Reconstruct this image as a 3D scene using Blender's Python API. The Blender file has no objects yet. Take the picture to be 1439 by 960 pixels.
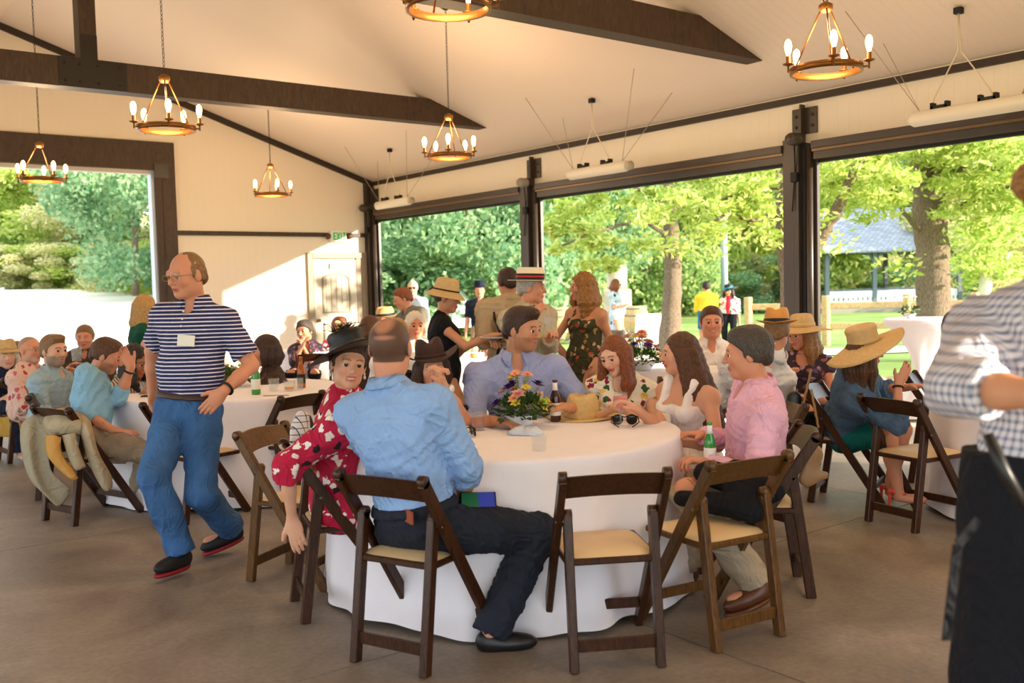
import bpy, bmesh, math, random
import numpy as np
from mathutils import Vector, Matrix
random.seed(7); RNG = np.random.default_rng(7)
sc = bpy.context.scene
COL = sc.collection

# ------------------------------------------------------------------ camera, sky, sun, exposure
FPX = 1363.8; PITCH = .0566684; ROLL = -.0253528; YAW = .6592238; CH = 1.50
FW = Vector((math.sin(YAW)*math.cos(PITCH), math.cos(YAW)*math.cos(PITCH), -math.sin(PITCH)))
_r = Vector((math.cos(YAW), -math.sin(YAW), 0)); _u = _r.cross(FW)
RT = math.cos(ROLL)*_r + math.sin(ROLL)*_u
UP = -math.sin(ROLL)*_r + math.cos(ROLL)*_u
cam_d = bpy.data.cameras.new('camera'); cam = bpy.data.objects.new('camera', cam_d); COL.objects.link(cam)
cam.matrix_world = Matrix(((RT.x, UP.x, -FW.x, 0), (RT.y, UP.y, -FW.y, 0), (RT.z, UP.z, -FW.z, CH), (0, 0, 0, 1)))
cam_d.sensor_width = 36; cam_d.lens = FPX*36/1439; cam_d.clip_start = .05; cam_d.clip_end = 600
cam_d.dof.use_dof = True; cam_d.dof.focus_distance = 5.6; cam_d.dof.aperture_fstop = 3.0
sc.camera = cam
sc.view_settings.view_transform = 'Standard'; sc.view_settings.look = 'None'
sc.view_settings.gamma = 1; sc.view_settings.use_curve_mapping = False
sc.view_settings.exposure = 0.33
sc.cycles.use_denoising = True
sc.cycles.max_bounces = 10; sc.cycles.diffuse_bounces = 5; sc.cycles.transparent_max_bounces = 12
sc.cycles.sample_clamp_indirect = 6
w = bpy.data.worlds.new('sky'); sc.world = w; w.use_nodes = True
bg = w.node_tree.nodes['Background']; bg.inputs[0].default_value = (.86, .94, 1, 1); bg.inputs[1].default_value = 2.4
sun_d = bpy.data.lights.new('sun', 'SUN'); sun = bpy.data.objects.new('sun', sun_d); COL.objects.link(sun)
sun_d.energy = 10.5; sun_d.angle = math.radians(1.0); sun_d.color = (1, .86, .66)
SUNV = Vector((1, -1.6, .42)).normalized()
sun.rotation_euler = (-SUNV).to_track_quat('-Z', 'Y').to_euler(); sun.location = (12, -10, 9)

def at(x, y, Z):
    """real point seen at picture position (x, y) at a depth of Z metres"""
    return Vector((0, 0, CH)) + ((x-719.5)/FPX*RT - (y-480)/FPX*UP + FW)*Z
def on_z(x, y, z=0.0):
    d = (x-719.5)/FPX*RT - (y-480)/FPX*UP + FW
    return Vector((0, 0, CH)) + d*((z-CH)/d.z)
RH = Vector((math.cos(YAW), -math.sin(YAW), 0)); AH = Vector((math.sin(YAW), math.cos(YAW), 0))
def facing(deg):
    """0 towards the photographer, 90 to the right, 180 away"""
    a = math.radians(deg); return (RH*math.sin(a) - AH*math.cos(a)).normalized()

# ------------------------------------------------------------------ materials
def lin(h):
    if not isinstance(h, str): return tuple(h)
    h = h.lstrip('#'); c = [int(h[i:i+2], 16)/255 for i in (0, 2, 4)]
    return tuple(v/12.92 if v <= .04045 else ((v+.055)/1.055)**2.4 for v in c)
MATS = {}
def mat(name, col, rough=.6, metal=0, spec=.4, noise=0, nscale=8, bump=0, bscale=40, emit=0, trans=0, alpha=1, sheen=0):
    if name in MATS: return MATS[name]
    m = bpy.data.materials.new(name); m.use_nodes = True; MATS[name] = m
    nt = m.node_tree; b = nt.nodes['Principled BSDF']; c = lin(col)
    b.inputs['Base Color'].default_value = (*c, 1); b.inputs['Roughness'].default_value = rough
    b.inputs['Metallic'].default_value = metal; b.inputs['Specular IOR Level'].default_value = spec
    if trans: b.inputs['Transmission Weight'].default_value = trans
    if sheen: b.inputs['Sheen Weight'].default_value = sheen
    if alpha < 1: b.inputs['Alpha'].default_value = alpha
    if emit:
        b.inputs['Emission Color'].default_value = (*c, 1); b.inputs['Emission Strength'].default_value = emit
    tc = None
    if noise or bump:
        tc = nt.nodes.new('ShaderNodeTexCoord')
    if noise:
        n = nt.nodes.new('ShaderNodeTexNoise'); n.inputs['Scale'].default_value = nscale; n.inputs['Detail'].default_value = 5
        nt.links.new(tc.outputs['Object'], n.inputs['Vector'])
        r = nt.nodes.new('ShaderNodeMapRange'); r.inputs[1].default_value = .3; r.inputs[2].default_value = .7
        r.inputs[3].default_value = 1-noise; r.inputs[4].default_value = 1+noise
        nt.links.new(n.outputs['Fac'], r.inputs[0])
        v = nt.nodes.new('ShaderNodeVectorMath'); v.operation = 'SCALE'; v.inputs[0].default_value = c
        nt.links.new(r.outputs[0], v.inputs['Scale']); nt.links.new(v.outputs[0], b.inputs['Base Color'])
    if bump:
        n = nt.nodes.new('ShaderNodeTexNoise'); n.inputs['Scale'].default_value = bscale; n.inputs['Detail'].default_value = 4
        nt.links.new(tc.outputs['Object'], n.inputs['Vector'])
        bp = nt.nodes.new('ShaderNodeBump'); bp.inputs['Strength'].default_value = bump; bp.inputs['Distance'].default_value = .01
        nt.links.new(n.outputs['Fac'], bp.inputs['Height']); nt.links.new(bp.outputs[0], b.inputs['Normal'])
    return m
def nodes(m): return m.node_tree, m.node_tree.nodes['Principled BSDF']
def ramp(nt, stops, interp='LINEAR'):
    r = nt.nodes.new('ShaderNodeValToRGB'); r.color_ramp.interpolation = interp
    e = r.color_ramp.elements
    while len(e) < len(stops): e.new(.5)
    for i, (p, c) in enumerate(stops): e[i].position = p; e[i].color = (*lin(c), 1)
    return r
def tex(nt, kind, scale, coord='Object', **kw):
    tc = nt.nodes.new('ShaderNodeTexCoord'); t = nt.nodes.new(kind)
    mp = nt.nodes.new('ShaderNodeMapping'); nt.links.new(tc.outputs[coord], mp.inputs[0]); nt.links.new(mp.outputs[0], t.inputs['Vector'])
    if isinstance(scale, tuple): mp.inputs['Scale'].default_value = scale
    elif 'Scale' in t.inputs: t.inputs['Scale'].default_value = scale
    for k, v in kw.items(): t.inputs[k].default_value = v
    return t
def wood(name, dark, light, rough=.45, scale=(6, 6, 1.2)):
    if name in MATS: return MATS[name]
    m = mat(name, dark, rough); nt, b = nodes(m)
    t = tex(nt, 'ShaderNodeTexNoise', scale, Detail=6, Distortion=1.5)
    r = ramp(nt, [(.3, dark), (.72, light)]); nt.links.new(t.outputs['Fac'], r.inputs[0]); nt.links.new(r.outputs[0], b.inputs['Base Color'])
    return m
def stripes(name, a, bcol, period, duty=.5, axis='Z', rough=.8):
    if name in MATS: return MATS[name]
    m = mat(name, a, rough); nt, b = nodes(m)
    tc = nt.nodes.new('ShaderNodeTexCoord'); s = nt.nodes.new('ShaderNodeSeparateXYZ'); nt.links.new(tc.outputs['Object'], s.inputs[0])
    mu = nt.nodes.new('ShaderNodeMath'); mu.operation = 'DIVIDE'; nt.links.new(s.outputs[axis], mu.inputs[0]); mu.inputs[1].default_value = period
    fr = nt.nodes.new('ShaderNodeMath'); fr.operation = 'FRACT'; nt.links.new(mu.outputs[0], fr.inputs[0])
    r = ramp(nt, [(0, a), (duty, bcol)], 'CONSTANT'); nt.links.new(fr.outputs[0], r.inputs[0]); nt.links.new(r.outputs[0], b.inputs['Base Color'])
    return creases(m)
def check(name, base, line, period, width=.25, rough=.85, soft=True):
    """woven check: darker bands along three axes, mixed where they cross"""
    if name in MATS: return MATS[name]
    m = mat(name, base, rough); nt, b = nodes(m)
    tc = nt.nodes.new('ShaderNodeTexCoord'); s = nt.nodes.new('ShaderNodeSeparateXYZ'); nt.links.new(tc.outputs['Object'], s.inputs[0])
    # u = horizontal run, v = height
    ad = nt.nodes.new('ShaderNodeMath'); ad.operation = 'ADD'; nt.links.new(s.outputs['X'], ad.inputs[0]); nt.links.new(s.outputs['Y'], ad.inputs[1])
    outs = []
    for src in (ad.outputs[0], s.outputs['Z']):
        d = nt.nodes.new('ShaderNodeMath'); d.operation = 'DIVIDE'; nt.links.new(src, d.inputs[0]); d.inputs[1].default_value = period
        f = nt.nodes.new('ShaderNodeMath'); f.operation = 'FRACT'; nt.links.new(d.outputs[0], f.inputs[0])
        l = nt.nodes.new('ShaderNodeMath'); l.operation = 'LESS_THAN'; nt.links.new(f.outputs[0], l.inputs[0]); l.inputs[1].default_value = width
        outs.append(l.outputs[0])
    a = nt.nodes.new('ShaderNodeMath'); a.operation = 'ADD'; nt.links.new(outs[0], a.inputs[0]); nt.links.new(outs[1], a.inputs[1])
    h = nt.nodes.new('ShaderNodeMath'); h.operation = 'MULTIPLY'; nt.links.new(a.outputs[0], h.inputs[0]); h.inputs[1].default_value = .5 if soft else 1.0
    h.use_clamp = True
    mx = nt.nodes.new('ShaderNodeMix'); mx.data_type = 'RGBA'; mx.inputs[6].default_value = (*lin(base), 1); mx.inputs[7].default_value = (*lin(line), 1)
    nt.links.new(h.outputs[0], mx.inputs[0]); nt.links.new(mx.outputs[2], b.inputs['Base Color'])
    return creases(m)
def floral(name, base, blooms, scale=14, dens=.5, rough=.8):
    """printed cloth: irregular blooms of several colours on a ground"""
    if name in MATS: return MATS[name]
    m = mat(name, base, rough); nt, b = nodes(m)
    nz = tex(nt, 'ShaderNodeTexNoise', scale*1.6, Detail=2)
    tc = nt.nodes.new('ShaderNodeTexCoord')
    mixv = nt.nodes.new('ShaderNodeVectorMath'); mixv.operation = 'MULTIPLY_ADD'
    nt.links.new(nz.outputs['Color'], mixv.inputs[0]); mixv.inputs[1].default_value = (.05, .05, .05); nt.links.new(tc.outputs['Object'], mixv.inputs[2])
    v = nt.nodes.new('ShaderNodeTexVoronoi'); v.inputs['Scale'].default_value = scale; nt.links.new(mixv.outputs[0], v.inputs['Vector'])
    sep = nt.nodes.new('ShaderNodeSeparateColor'); nt.links.new(v.outputs['Color'], sep.inputs[0])
    n = len(blooms); r = ramp(nt, [(i/n, c) for i, c in enumerate(blooms)], 'CONSTANT'); nt.links.new(sep.outputs[0], r.inputs[0])
    lt = nt.nodes.new('ShaderNodeMath'); lt.operation = 'LESS_THAN'; nt.links.new(v.outputs['Distance'], lt.inputs[0]); lt.inputs[1].default_value = dens
    mx = nt.nodes.new('ShaderNodeMix'); mx.data_type = 'RGBA'; mx.inputs[6].default_value = (*lin(base), 1)
    nt.links.new(r.outputs[0], mx.inputs[7]); nt.links.new(lt.outputs[0], mx.inputs[0]); nt.links.new(mx.outputs[2], b.inputs['Base Color'])
    return creases(m)
def creases(m):
    """soft folds in worn cloth"""
    nt, b = nodes(m); n = tex(nt, 'ShaderNodeTexNoise', 5.0, Detail=2.5, Roughness=.5, Distortion=2.2); n2 = tex(nt, 'ShaderNodeTexNoise', 160, Detail=1)
    r = nt.nodes.new('ShaderNodeMath'); r.operation = 'PINGPONG'; r.inputs[1].default_value = .16; nt.links.new(n.outputs['Fac'], r.inputs[0])
    bp = nt.nodes.new('ShaderNodeBump'); bp.inputs['Strength'].default_value = .55; bp.inputs['Distance'].default_value = .08; nt.links.new(r.outputs[0], bp.inputs['Height'])
    b2 = nt.nodes.new('ShaderNodeBump'); b2.inputs['Strength'].default_value = .25; b2.inputs['Distance'].default_value = .002; nt.links.new(n2.outputs['Fac'], b2.inputs['Height']); nt.links.new(bp.outputs[0], b2.inputs['Normal'])
    nt.links.new(b2.outputs[0], b.inputs['Normal']); return m
def cloth(name, col, rough=.85, noise=.06, nscale=5, bump=.25):
    if name in MATS: return MATS[name]
    return creases(mat(name, col, rough, spec=.2, noise=noise, nscale=nscale))

# ------------------------------------------------------------------ mesh helpers
class MB:
    """collects shapes, then builds them as one mesh object"""
    def __init__(s): s.v = []; s.f = []; s.mi = []; s.sm = []
    def add(s, vs, fs, mi=0, smooth=False):
        o = len(s.v); s.v += [tuple(v) for v in vs]
        for f in fs: s.f.append([i+o for i in f]); s.mi.append(mi); s.sm.append(smooth)
        return s
    def box(s, x0, x1, y0, y1, z0, z1, mi=0, M=None, bev=0):
        if bev:
            b = bev; xs = ((x0, x0+b), (x1, x1-b)); vs = []
            P = []
            for i, x in enumerate(xs):
                for y in ((y0, y0+b), (y1, y1-b)):
                    for z in ((z0, z0+b), (z1, z1-b)):
                        P.append([(x[0], y[1], z[1]), (x[1], y[0], z[1]), (x[1], y[1], z[0])])
            vs = [q for p in P for q in p]
            I = lambda i, j, k, a: ((i*2+j)*2+k)*3+a
            fs = []
            for i in (0, 1): fs.append([I(i, 0, 0, 0), I(i, 1, 0, 0), I(i, 1, 1, 0), I(i, 0, 1, 0)])
            for j in (0, 1): fs.append([I(0, j, 0, 1), I(0, j, 1, 1), I(1, j, 1, 1), I(1, j, 0, 1)])
            for k in (0, 1): fs.append([I(0, 0, k, 2), I(1, 0, k, 2), I(1, 1, k, 2), I(0, 1, k, 2)])
            for j in (0, 1):
                for k in (0, 1): fs.append([I(0, j, k, 1), I(1, j, k, 1), I(1, j, k, 2), I(0, j, k, 2)])
            for i in (0, 1):
                for k in (0, 1): fs.append([I(i, 0, k, 0), I(i, 1, k, 0), I(i, 1, k, 2), I(i, 0, k, 2)])
            for i in (0, 1):
                for j in (0, 1): fs.append([I(i, j, 0, 0), I(i, j, 1, 0), I(i, j, 1, 1), I(i, j, 0, 1)])
            for i in (0, 1):
                for j in (0, 1):
                    for k in (0, 1): fs.append([I(i, j, k, 0), I(i, j, k, 1), I(i, j, k, 2)])
        else:
            vs = [(x, y, z) for x in (x0, x1) for y in (y0, y1) for z in (z0, z1)]
            fs = [(0, 1, 3, 2), (4, 6, 7, 5), (0, 4, 5, 1), (2, 3, 7, 6), (0, 2, 6, 4), (1, 5, 7, 3)]
        if M is not None: vs = [M @ Vector(v) for v in vs]
        return s.add(vs, fs, mi)
    def bar(s, a, b, wx, wy, side=(1, 0, 0), mi=0, bev=0):
        """rectangular bar from a to b; wx is its width along side"""
        a = Vector(a); b = Vector(b); d = (b-a); L = d.length; d.normalize()
        x = Vector(side); x = (x - d*x.dot(d)).normalized(); y = d.cross(x)
        M = Matrix(((x.x, y.x, d.x, a.x), (x.y, y.y, d.y, a.y), (x.z, y.z, d.z, a.z), (0, 0, 0, 1)))
        return s.box(-wx/2, wx/2, -wy/2, wy/2, 0, L, mi, M, bev)
    def tube(s, pts, r, n=8, mi=0, cap=True):
        pts = [Vector(p) for p in pts]; rs = r if isinstance(r, (list, tuple)) else [r]*len(pts)
        vs = []; fs = []; prev = None
        for i, p in enumerate(pts):
            d = (pts[min(i+1, len(pts)-1)] - pts[max(i-1, 0)]).normalized()
            x = prev if prev is not None else (Vector((0, 0, 1)) if abs(d.z) < .9 else Vector((1, 0, 0)))
            x = (x - d*x.dot(d)).normalized(); prev = x; y = d.cross(x)
            for k in range(n):
                a = 2*math.pi*k/n; vs.append(p + (x*math.cos(a)+y*math.sin(a))*rs[i])
        for i in range(len(pts)-1):
            for k in range(n):
                a = i*n+k; b = i*n+(k+1) % n; fs.append((a, b, b+n, a+n))
        if cap: fs.append(list(range(n))[::-1]); fs.append([len(vs)-n+k for k in range(n)])
        return s.add(vs, fs, mi, True)
    def lathe(s, prof, n=24, c=(0, 0, 0), mi=0, M=None, fn=None, smooth=True):
        """prof: list of (radius, height)"""
        vs = []; fs = []
        for j, (r, z) in enumerate(prof):
            for k in range(n):
                a = 2*math.pi*k/n; p = Vector((r*math.cos(a), r*math.sin(a), z))
                if fn: p = Vector(fn(p, a, j))
                p = (M @ p) if M is not None else p + Vector(c)
                vs.append(p)
        for j in range(len(prof)-1):
            for k in range(n):
                a = j*n+k; b = j*n+(k+1) % n; fs.append((a, b, b+n, a+n))
        closed = prof[0] == prof[-1]
        if prof[0][0] > 1e-4 and not closed: fs.append(list(range(n))[::-1])
        if prof[-1][0] > 1e-4 and not closed: fs.append([len(vs)-n+k for k in range(n)])
        return s.add(vs, fs, mi, smooth)
    def prism(s, poly, fn, mi=0):
        """poly of 2-D points, fn(p, t) -> 3-D for t in 0, 1"""
        n = len(poly); vs = [fn(p, 0) for p in poly]+[fn(p, 1) for p in poly]
        fs = [list(range(n))[::-1], [n+k for k in range(n)]]+[(k, (k+1) % n, n+(k+1) % n, n+k) for k in range(n)]
        return s.add(vs, fs, mi)
    def build(s, name, m, parent=None, loc=None):
        me = bpy.data.meshes.new(name); me.from_pydata(s.v, [], s.f)
        for x in (m if isinstance(m, (list, tuple)) else [m]): me.materials.append(x)
        me.polygons.foreach_set('material_index', s.mi); me.polygons.foreach_set('use_smooth', s.sm)
        me.update()
        bm = bmesh.new(); bm.from_mesh(me); bmesh.ops.recalc_face_normals(bm, faces=bm.faces); bm.to_mesh(me); bm.free()
        o = bpy.data.objects.new(name, me); COL.objects.link(o)
        if parent is not None: o.parent = parent
        if loc is not None: o.location = loc
        return o
def tag(o, label=None, cat=None, group=None, kind=None):
    if label: o['label'] = label
    if cat: o['category'] = cat
    if group: o['group'] = group
    if kind: o['kind'] = kind
    return o
def struct(o): o['kind'] = 'structure'; return o
def thing(name, label, cat, loc=(0, 0, 0), rz=0, group=None):
    o = bpy.data.objects.new(name, None); COL.objects.link(o); o.empty_display_size = .1
    o.location = loc; o.rotation_euler = (0, 0, rz); return tag(o, label, cat, group)
def dup(root, loc, rz=0, label=None, scale=None):
    def cp(o, par):
        c = o.copy(); COL.objects.link(c); c.parent = par
        for ch in kids.get(o.name, []): cp(ch, c)
        return c
    kids = {}
    allk = list(root.children_recursive)
    for k in allk: kids.setdefault(k.parent.name, []).append(k)
    r = cp(root, None); r.location = loc; r.rotation_euler = (0, 0, rz)
    if scale: r.scale = scale
    if label: r['label'] = label
    return r
# ------------------------------------------------------------------ building shell
XR, YB, ZE, XC, SL = 8.69, 15.18, 3.42, 2.85, .332
XL = 2*XC - XR; YF = -3.05; ZR = ZE + SL*(XR-XC)
def roof_z(x): return ZR - SL*abs(x-XC)
# concrete floor with control joints
m_conc = mat('concrete_floor', '#a08c78', .55, spec=.35); nt, b = nodes(m_conc)
n1 = tex(nt, 'ShaderNodeTexNoise', 1.3, Detail=8, Roughness=.65, Distortion=.6)
r1 = ramp(nt, [(.28, '#6a5c51'), (.48, '#84776a'), (.62, '#95887b'), (.8, '#a79c90')])
nt.links.new(n1.outputs['Fac'], r1.inputs[0])
n2 = tex(nt, 'ShaderNodeTexNoise', 38, Detail=3)
mr = nt.nodes.new('ShaderNodeMapRange'); mr.inputs[1].default_value = .3; mr.inputs[2].default_value = .7; mr.inputs[3].default_value = .86; mr.inputs[4].default_value = 1.1
nt.links.new(n2.outputs['Fac'], mr.inputs[0])
vm = nt.nodes.new('ShaderNodeVectorMath'); vm.operation = 'SCALE'; nt.links.new(r1.outputs[0], vm.inputs[0]); nt.links.new(mr.outputs[0], vm.inputs['Scale'])
nt.links.new(vm.outputs[0], b.inputs['Base Color'])
rr = nt.nodes.new('ShaderNodeMapRange'); rr.inputs[3].default_value = .38; rr.inputs[4].default_value = .7
nt.links.new(n1.outputs['Fac'], rr.inputs[0]); nt.links.new(rr.outputs[0], b.inputs['Roughness'])
bp = nt.nodes.new('ShaderNodeBump'); bp.inputs['Strength'].default_value = .12; bp.inputs['Distance'].default_value = .005
nt.links.new(n2.outputs['Fac'], bp.inputs['Height']); nt.links.new(bp.outputs[0], b.inputs['Normal'])
fl = MB(); g = .004
xs = [XL-.15, 3.0-3.0, 3.0, 6.0, XR+.35]; ys = [YF-.15, .42-1.5, .9, 3.42, 6.4, 9.4, 12.4, YB]
for i in range(len(xs)-1):
    for j in range(len(ys)-1):
        fl.box(xs[i]+g, xs[i+1]-g, ys[j]+g, ys[j+1]-g, -.05, 0)
struct(fl.build('floor', m_conc))
m_dirt = mat('joint_dirt', '#4a3d33', .9)
struct(MB().box(XL-.1, XR+.3, YF-.1, YB-.02, -.045, -.006).build('floor', m_dirt))
# painted ribbed panelling
def panel(name, col, axis, period, depth=.35):
    m = mat(name, col, .55, spec=.3); nt, b = nodes(m)
    tc = nt.nodes.new('ShaderNodeTexCoord'); s = nt.nodes.new('ShaderNodeSeparateXYZ'); nt.links.new(tc.outputs['Object'], s.inputs[0])
    d = nt.nodes.new('ShaderNodeMath'); d.operation = 'DIVIDE'; nt.links.new(s.outputs[axis], d.inputs[0]); d.inputs[1].default_value = period
    f = nt.nodes.new('ShaderNodeMath'); f.operation = 'FRACT'; nt.links.new(d.outputs[0], f.inputs[0])
    r = ramp(nt, [(0, '#202020'), (.06, '#ffffff'), (.94, '#ffffff'), (1, '#202020')]); nt.links.new(f.outputs[0], r.inputs[0])
    bp = nt.nodes.new('ShaderNodeBump'); bp.inputs['Strength'].default_value = depth; bp.inputs['Distance'].default_value = .006
    nt.links.new(r.outputs[0], bp.inputs['Height']); nt.links.new(bp.outputs[0], b.inputs['Normal'])
    return m
m_wallb = panel('cream_panel_back', '#e8dac8', 'X', .12); m_wallr = panel('cream_panel_side', '#e8dac8', 'Y', .12)
m_ceil = panel('cream_ceiling', '#e4d3c4', 'Y', .10)
m_dk = wood('dark_brown_timber', '#33241a', '#4c3828', .55); m_trim = mat('dark_brown_trim', '#33261d', .5)
m_steel = mat('bronze_painted_steel', '#3c3128', .38, spec=.5, noise=.12, nscale=4)
m_steel2 = mat('light_bronze_metal', '#7a5f42', .35, metal=.3)
m_black = mat('black_rubber', '#141210', .6)
OX0, OX1, OZ = .81, 4.89, 3.41
def pxz(y0, y1): return lambda p, t: (p[0], y0 if t == 0 else y1, p[1])
for nm, y0, y1 in (('wall_back', YB, YB+.15), ('wall_front', YF-.15, YF)):
    wb = MB()
    lo_x = 0 if nm == 'wall_back' else OZ  # unseen front wall: left side opened for soft daylight, right side stops sun
    wb.prism([(XL, lo_x), (OX0, lo_x), (OX0, roof_z(OX0)), (XL, roof_z(XL))], pxz(y0, y1))
    wb.prism([(OX1, 0), (XR, 0), (XR, ZE), (OX1, roof_z(OX1))], pxz(y0, y1))
    wb.prism([(OX0, OZ), (OX1, OZ), (OX1, roof_z(OX1)), (XC, ZR), (OX0, roof_z(OX0))], pxz(y0, y1))
    struct(wb.build(nm, m_wallb))
cl = MB()
cl.prism([(XC, ZR), (XR+.6, roof_z(XR+.6)), (XR+.6, roof_z(XR+.6)+.15), (XC, ZR+.15)], pxz(YF-.4, YB+.4))
cl.prism([(XC, ZR), (XC, ZR+.15), (XL-.6, roof_z(XL-.6)+.15), (XL-.6, roof_z(XL-.6))], pxz(YF-.4, YB+.4))
struct(cl.build('ceiling', m_ceil))
POSTS = [-3.0, 1.56, 6.15, 10.6, 15.05]
HZ = 2.75
for nm, x0, x1 in (('wall_right', XR, XR+.15), ('wall_left', XL-.15, XL)):
    ww = MB(); ww.box(x0, x1, YF, YB, 2.88, ZE+.04)
    struct(ww.build(nm, m_wallr))
# trim: rake and eave battens, belt, corner pilaster
t = MB()
for s in (1, -1):
    a = (XC, YB-.02, ZR-.05); bq = (XC+s*(XR-XC), YB-.02, ZE-.05)
    t.bar(a, bq, .05, .09, side=(0, 1, 0))
struct(t.build('trim_1', m_trim))
struct(MB().box(XR-.04, XR, YF, YB, ZE-.09, ZE-.02).build('trim_2', m_trim))
struct(MB().box(OX1+.31, 7.80, YB-.04, YB, 2.43, 2.50).box(8.17, XR-.13, YB-.04, YB, 2.43, 2.50).build('trim_3', m_dk))
struct(MB().box(XR-.16, XR, YB-.1, YB, 0, ZE-.05).build('trim_4', m_trim))
struct(MB().box(XL, XL+.04, YF, YB, ZE-.09, ZE-.02).build('trim_5', m_trim))
# timber frame of the big opening in the back wall
fr = MB()
fr.box(OX0-.31, OX1+.31, YB-.09, YB, OZ, 3.84, bev=.004); fr.box(OX1, OX1+.31, YB-.09, YB, 0, OZ, bev=.004); fr.box(OX0-.31, OX0, YB-.09, YB, 0, OZ, bev=.004)
fr.box(OX1+.10, OX1+.12, YB-.1, YB-.08, 0, OZ+.02)
struct(fr.build('trim_6', m_dk))
m_rev = mat('pale_door_track', '#b9c4d6', .4)
struct(MB().box(OX1-.05, OX1, YB-.04, YB+.12, 0, OZ).build('trim_7', m_rev))
struct(MB().box(OX1-.015, OX1+.2, YB-.12, YB-.09, OZ-.12, OZ+.1).build('trim_8', m_steel))
struct(MB().box(OX0, OX1, YB-.02, YB+.1, OZ-.06, OZ).build('trim_9', mat('pale_header_strip', '#cfc4bc', .5)))
# overhead-door headers along both sides
for sgn, x in ((1, XR), (-1, XL)):
    for j in range(4):
        y0, y1 = POSTS[j]+.19, POSTS[j+1]-.17
        h = MB(); a, bq = (x-.16, x+.02) if sgn > 0 else (x-.02, x+.16)
        h.box(a, bq, y0, y1, HZ+.07, 2.90, 0, bev=.006)
        h.box(a+.02*(sgn > 0), bq-.02*(sgn < 0), y0, y1, HZ+.045, HZ+.07, 1)
        h.box(a+.05*(sgn > 0), bq-.05*(sgn < 0), y0, y1, HZ-.03, HZ+.045, 0)
        h.box(x-.03, x+.03, y0, y1, HZ-.06, HZ-.03, 2)
        struct(h.build('trim_%d' % (10+j+4*(sgn < 0)), [m_steel, m_steel2, m_black]))
# roof trusses
gp = mat('dark_gusset_steel', '#241a13', .5)
TY = [10.71, 6.12, 1.53]
for k, y in enumerate(TY):
    T = thing('roof_truss', ['dark timber roof truss with king post nearest the back wall, above the left tables',
        'dark timber roof truss in the upper right, end near the right chandelier', 'dark timber roof truss above the photographer'][k], 'truss', (XC, y, 3.66), 0, None)
    hw = 5.11; zt = .305
    tb = MB(); xt = (ZR-3.66-zt)/SL
    tb.prism([(-hw, 0), (hw, 0), (xt, zt), (-xt, zt)], lambda p, t: (p[0], .2*t, p[1]))
    tb.build('tie_beam', m_dk, T)
    MB().box(-.085, .085, .0, .2, zt, ZR-3.66-.01).build('king_post', m_dk, T)
    gq = MB().box(-.30, .37, -.012, 0, -.0, .3).box(-.085, .085, -.012, 0, .3, .55)
    for gx in (-.24, -.1, .08, .3):
        for gz in (.06, .24): gq.lathe([(.014, 0), (.014, .008), (0, .012)], 8, M=Matrix.Translation((gx, -.012, gz)) @ Matrix.Rotation(math.pi/2, 4, 'X'))
    gq.build('gusset_plate', gp, T)
# steel posts between the open bays
for sgn, x in ((1, XR), (-1, XL)):
    for k, y in enumerate(POSTS):
        if sgn < 0 and k in (0, 4): continue
        lab = 'bronze steel post between open bays, ' + {2: 'the large one nearest the gazebo', 3: 'behind the man in the boater hat', 4: 'in the far corner beside the panelled door', 1: 'beyond the right edge', 0: 'behind the photographer'}[k] if sgn > 0 else 'bronze steel post on the left side of the hall'
        P = thing('steel_post', lab, 'post', (x, y, 0), 0 if sgn > 0 else math.pi, 'steel posts on the left side' if sgn < 0 else None)
        MB().box(-.10, -.0, .04, .17, 0, 2.88, bev=.004).box(-.13, -.10, .02, .19, 0, 2.95).build('door_track', m_steel, P)
        MB().box(-.16, -.02, -.02, .03, 0, 3.0, bev=.004).build('column', m_steel, P)
        MB().box(-.11, .0, -.07, -.03, 0, 2.9).build('column_flange', m_black, P)
        MB().tube([(-.10, -.115, 0), (-.10, -.115, 2.86)], .035, 12).build('pipe', m_steel, P)
        MB().box(-.05, .0, -.17, -.08, 0, 2.86, bev=.004).build('jamb', m_steel, P)
        pl = MB().box(-.018, 0, -.15, .15, 3.0, 3.27).box(-.09, -.018, -.01, .01, 2.97, 3.3)
        for yy in (-.1, .1):
            for zz in (3.08, 3.19): pl.lathe([(.016, 0), (.016, .01), (0, .014)], 8, M=Matrix.Translation((-.018, yy, zz)) @ Matrix.Rotation(-math.pi/2, 4, 'Y'))
        pl.build('mounting_plate', m_steel, P)
        ml = MB().lathe([(.0, 0), (.055, .0), (.065, .03), (.065, .12), (.05, .15), (0, .15)], 18, M=Matrix.Translation((-.16, -.02, 2.93)) @ Matrix.Rotation(-math.pi/2, 4, 'Y'))
        ml.build('hose_reel' if k == 3 else 'junction_box', m_steel if k != 3 else mat('hose_grey', '#8f867c', .5), P)
        MB().tube([(-.19, .0, 2.9), (-.17, .01, 2.6), (-.18, .04, 2.2)], .008, 6).build('conduit', m_black, P)
        MB().box(-.2, -.13, -.02, .05, 2.5, 2.6, bev=.006).build('latch', m_black, P)
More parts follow.
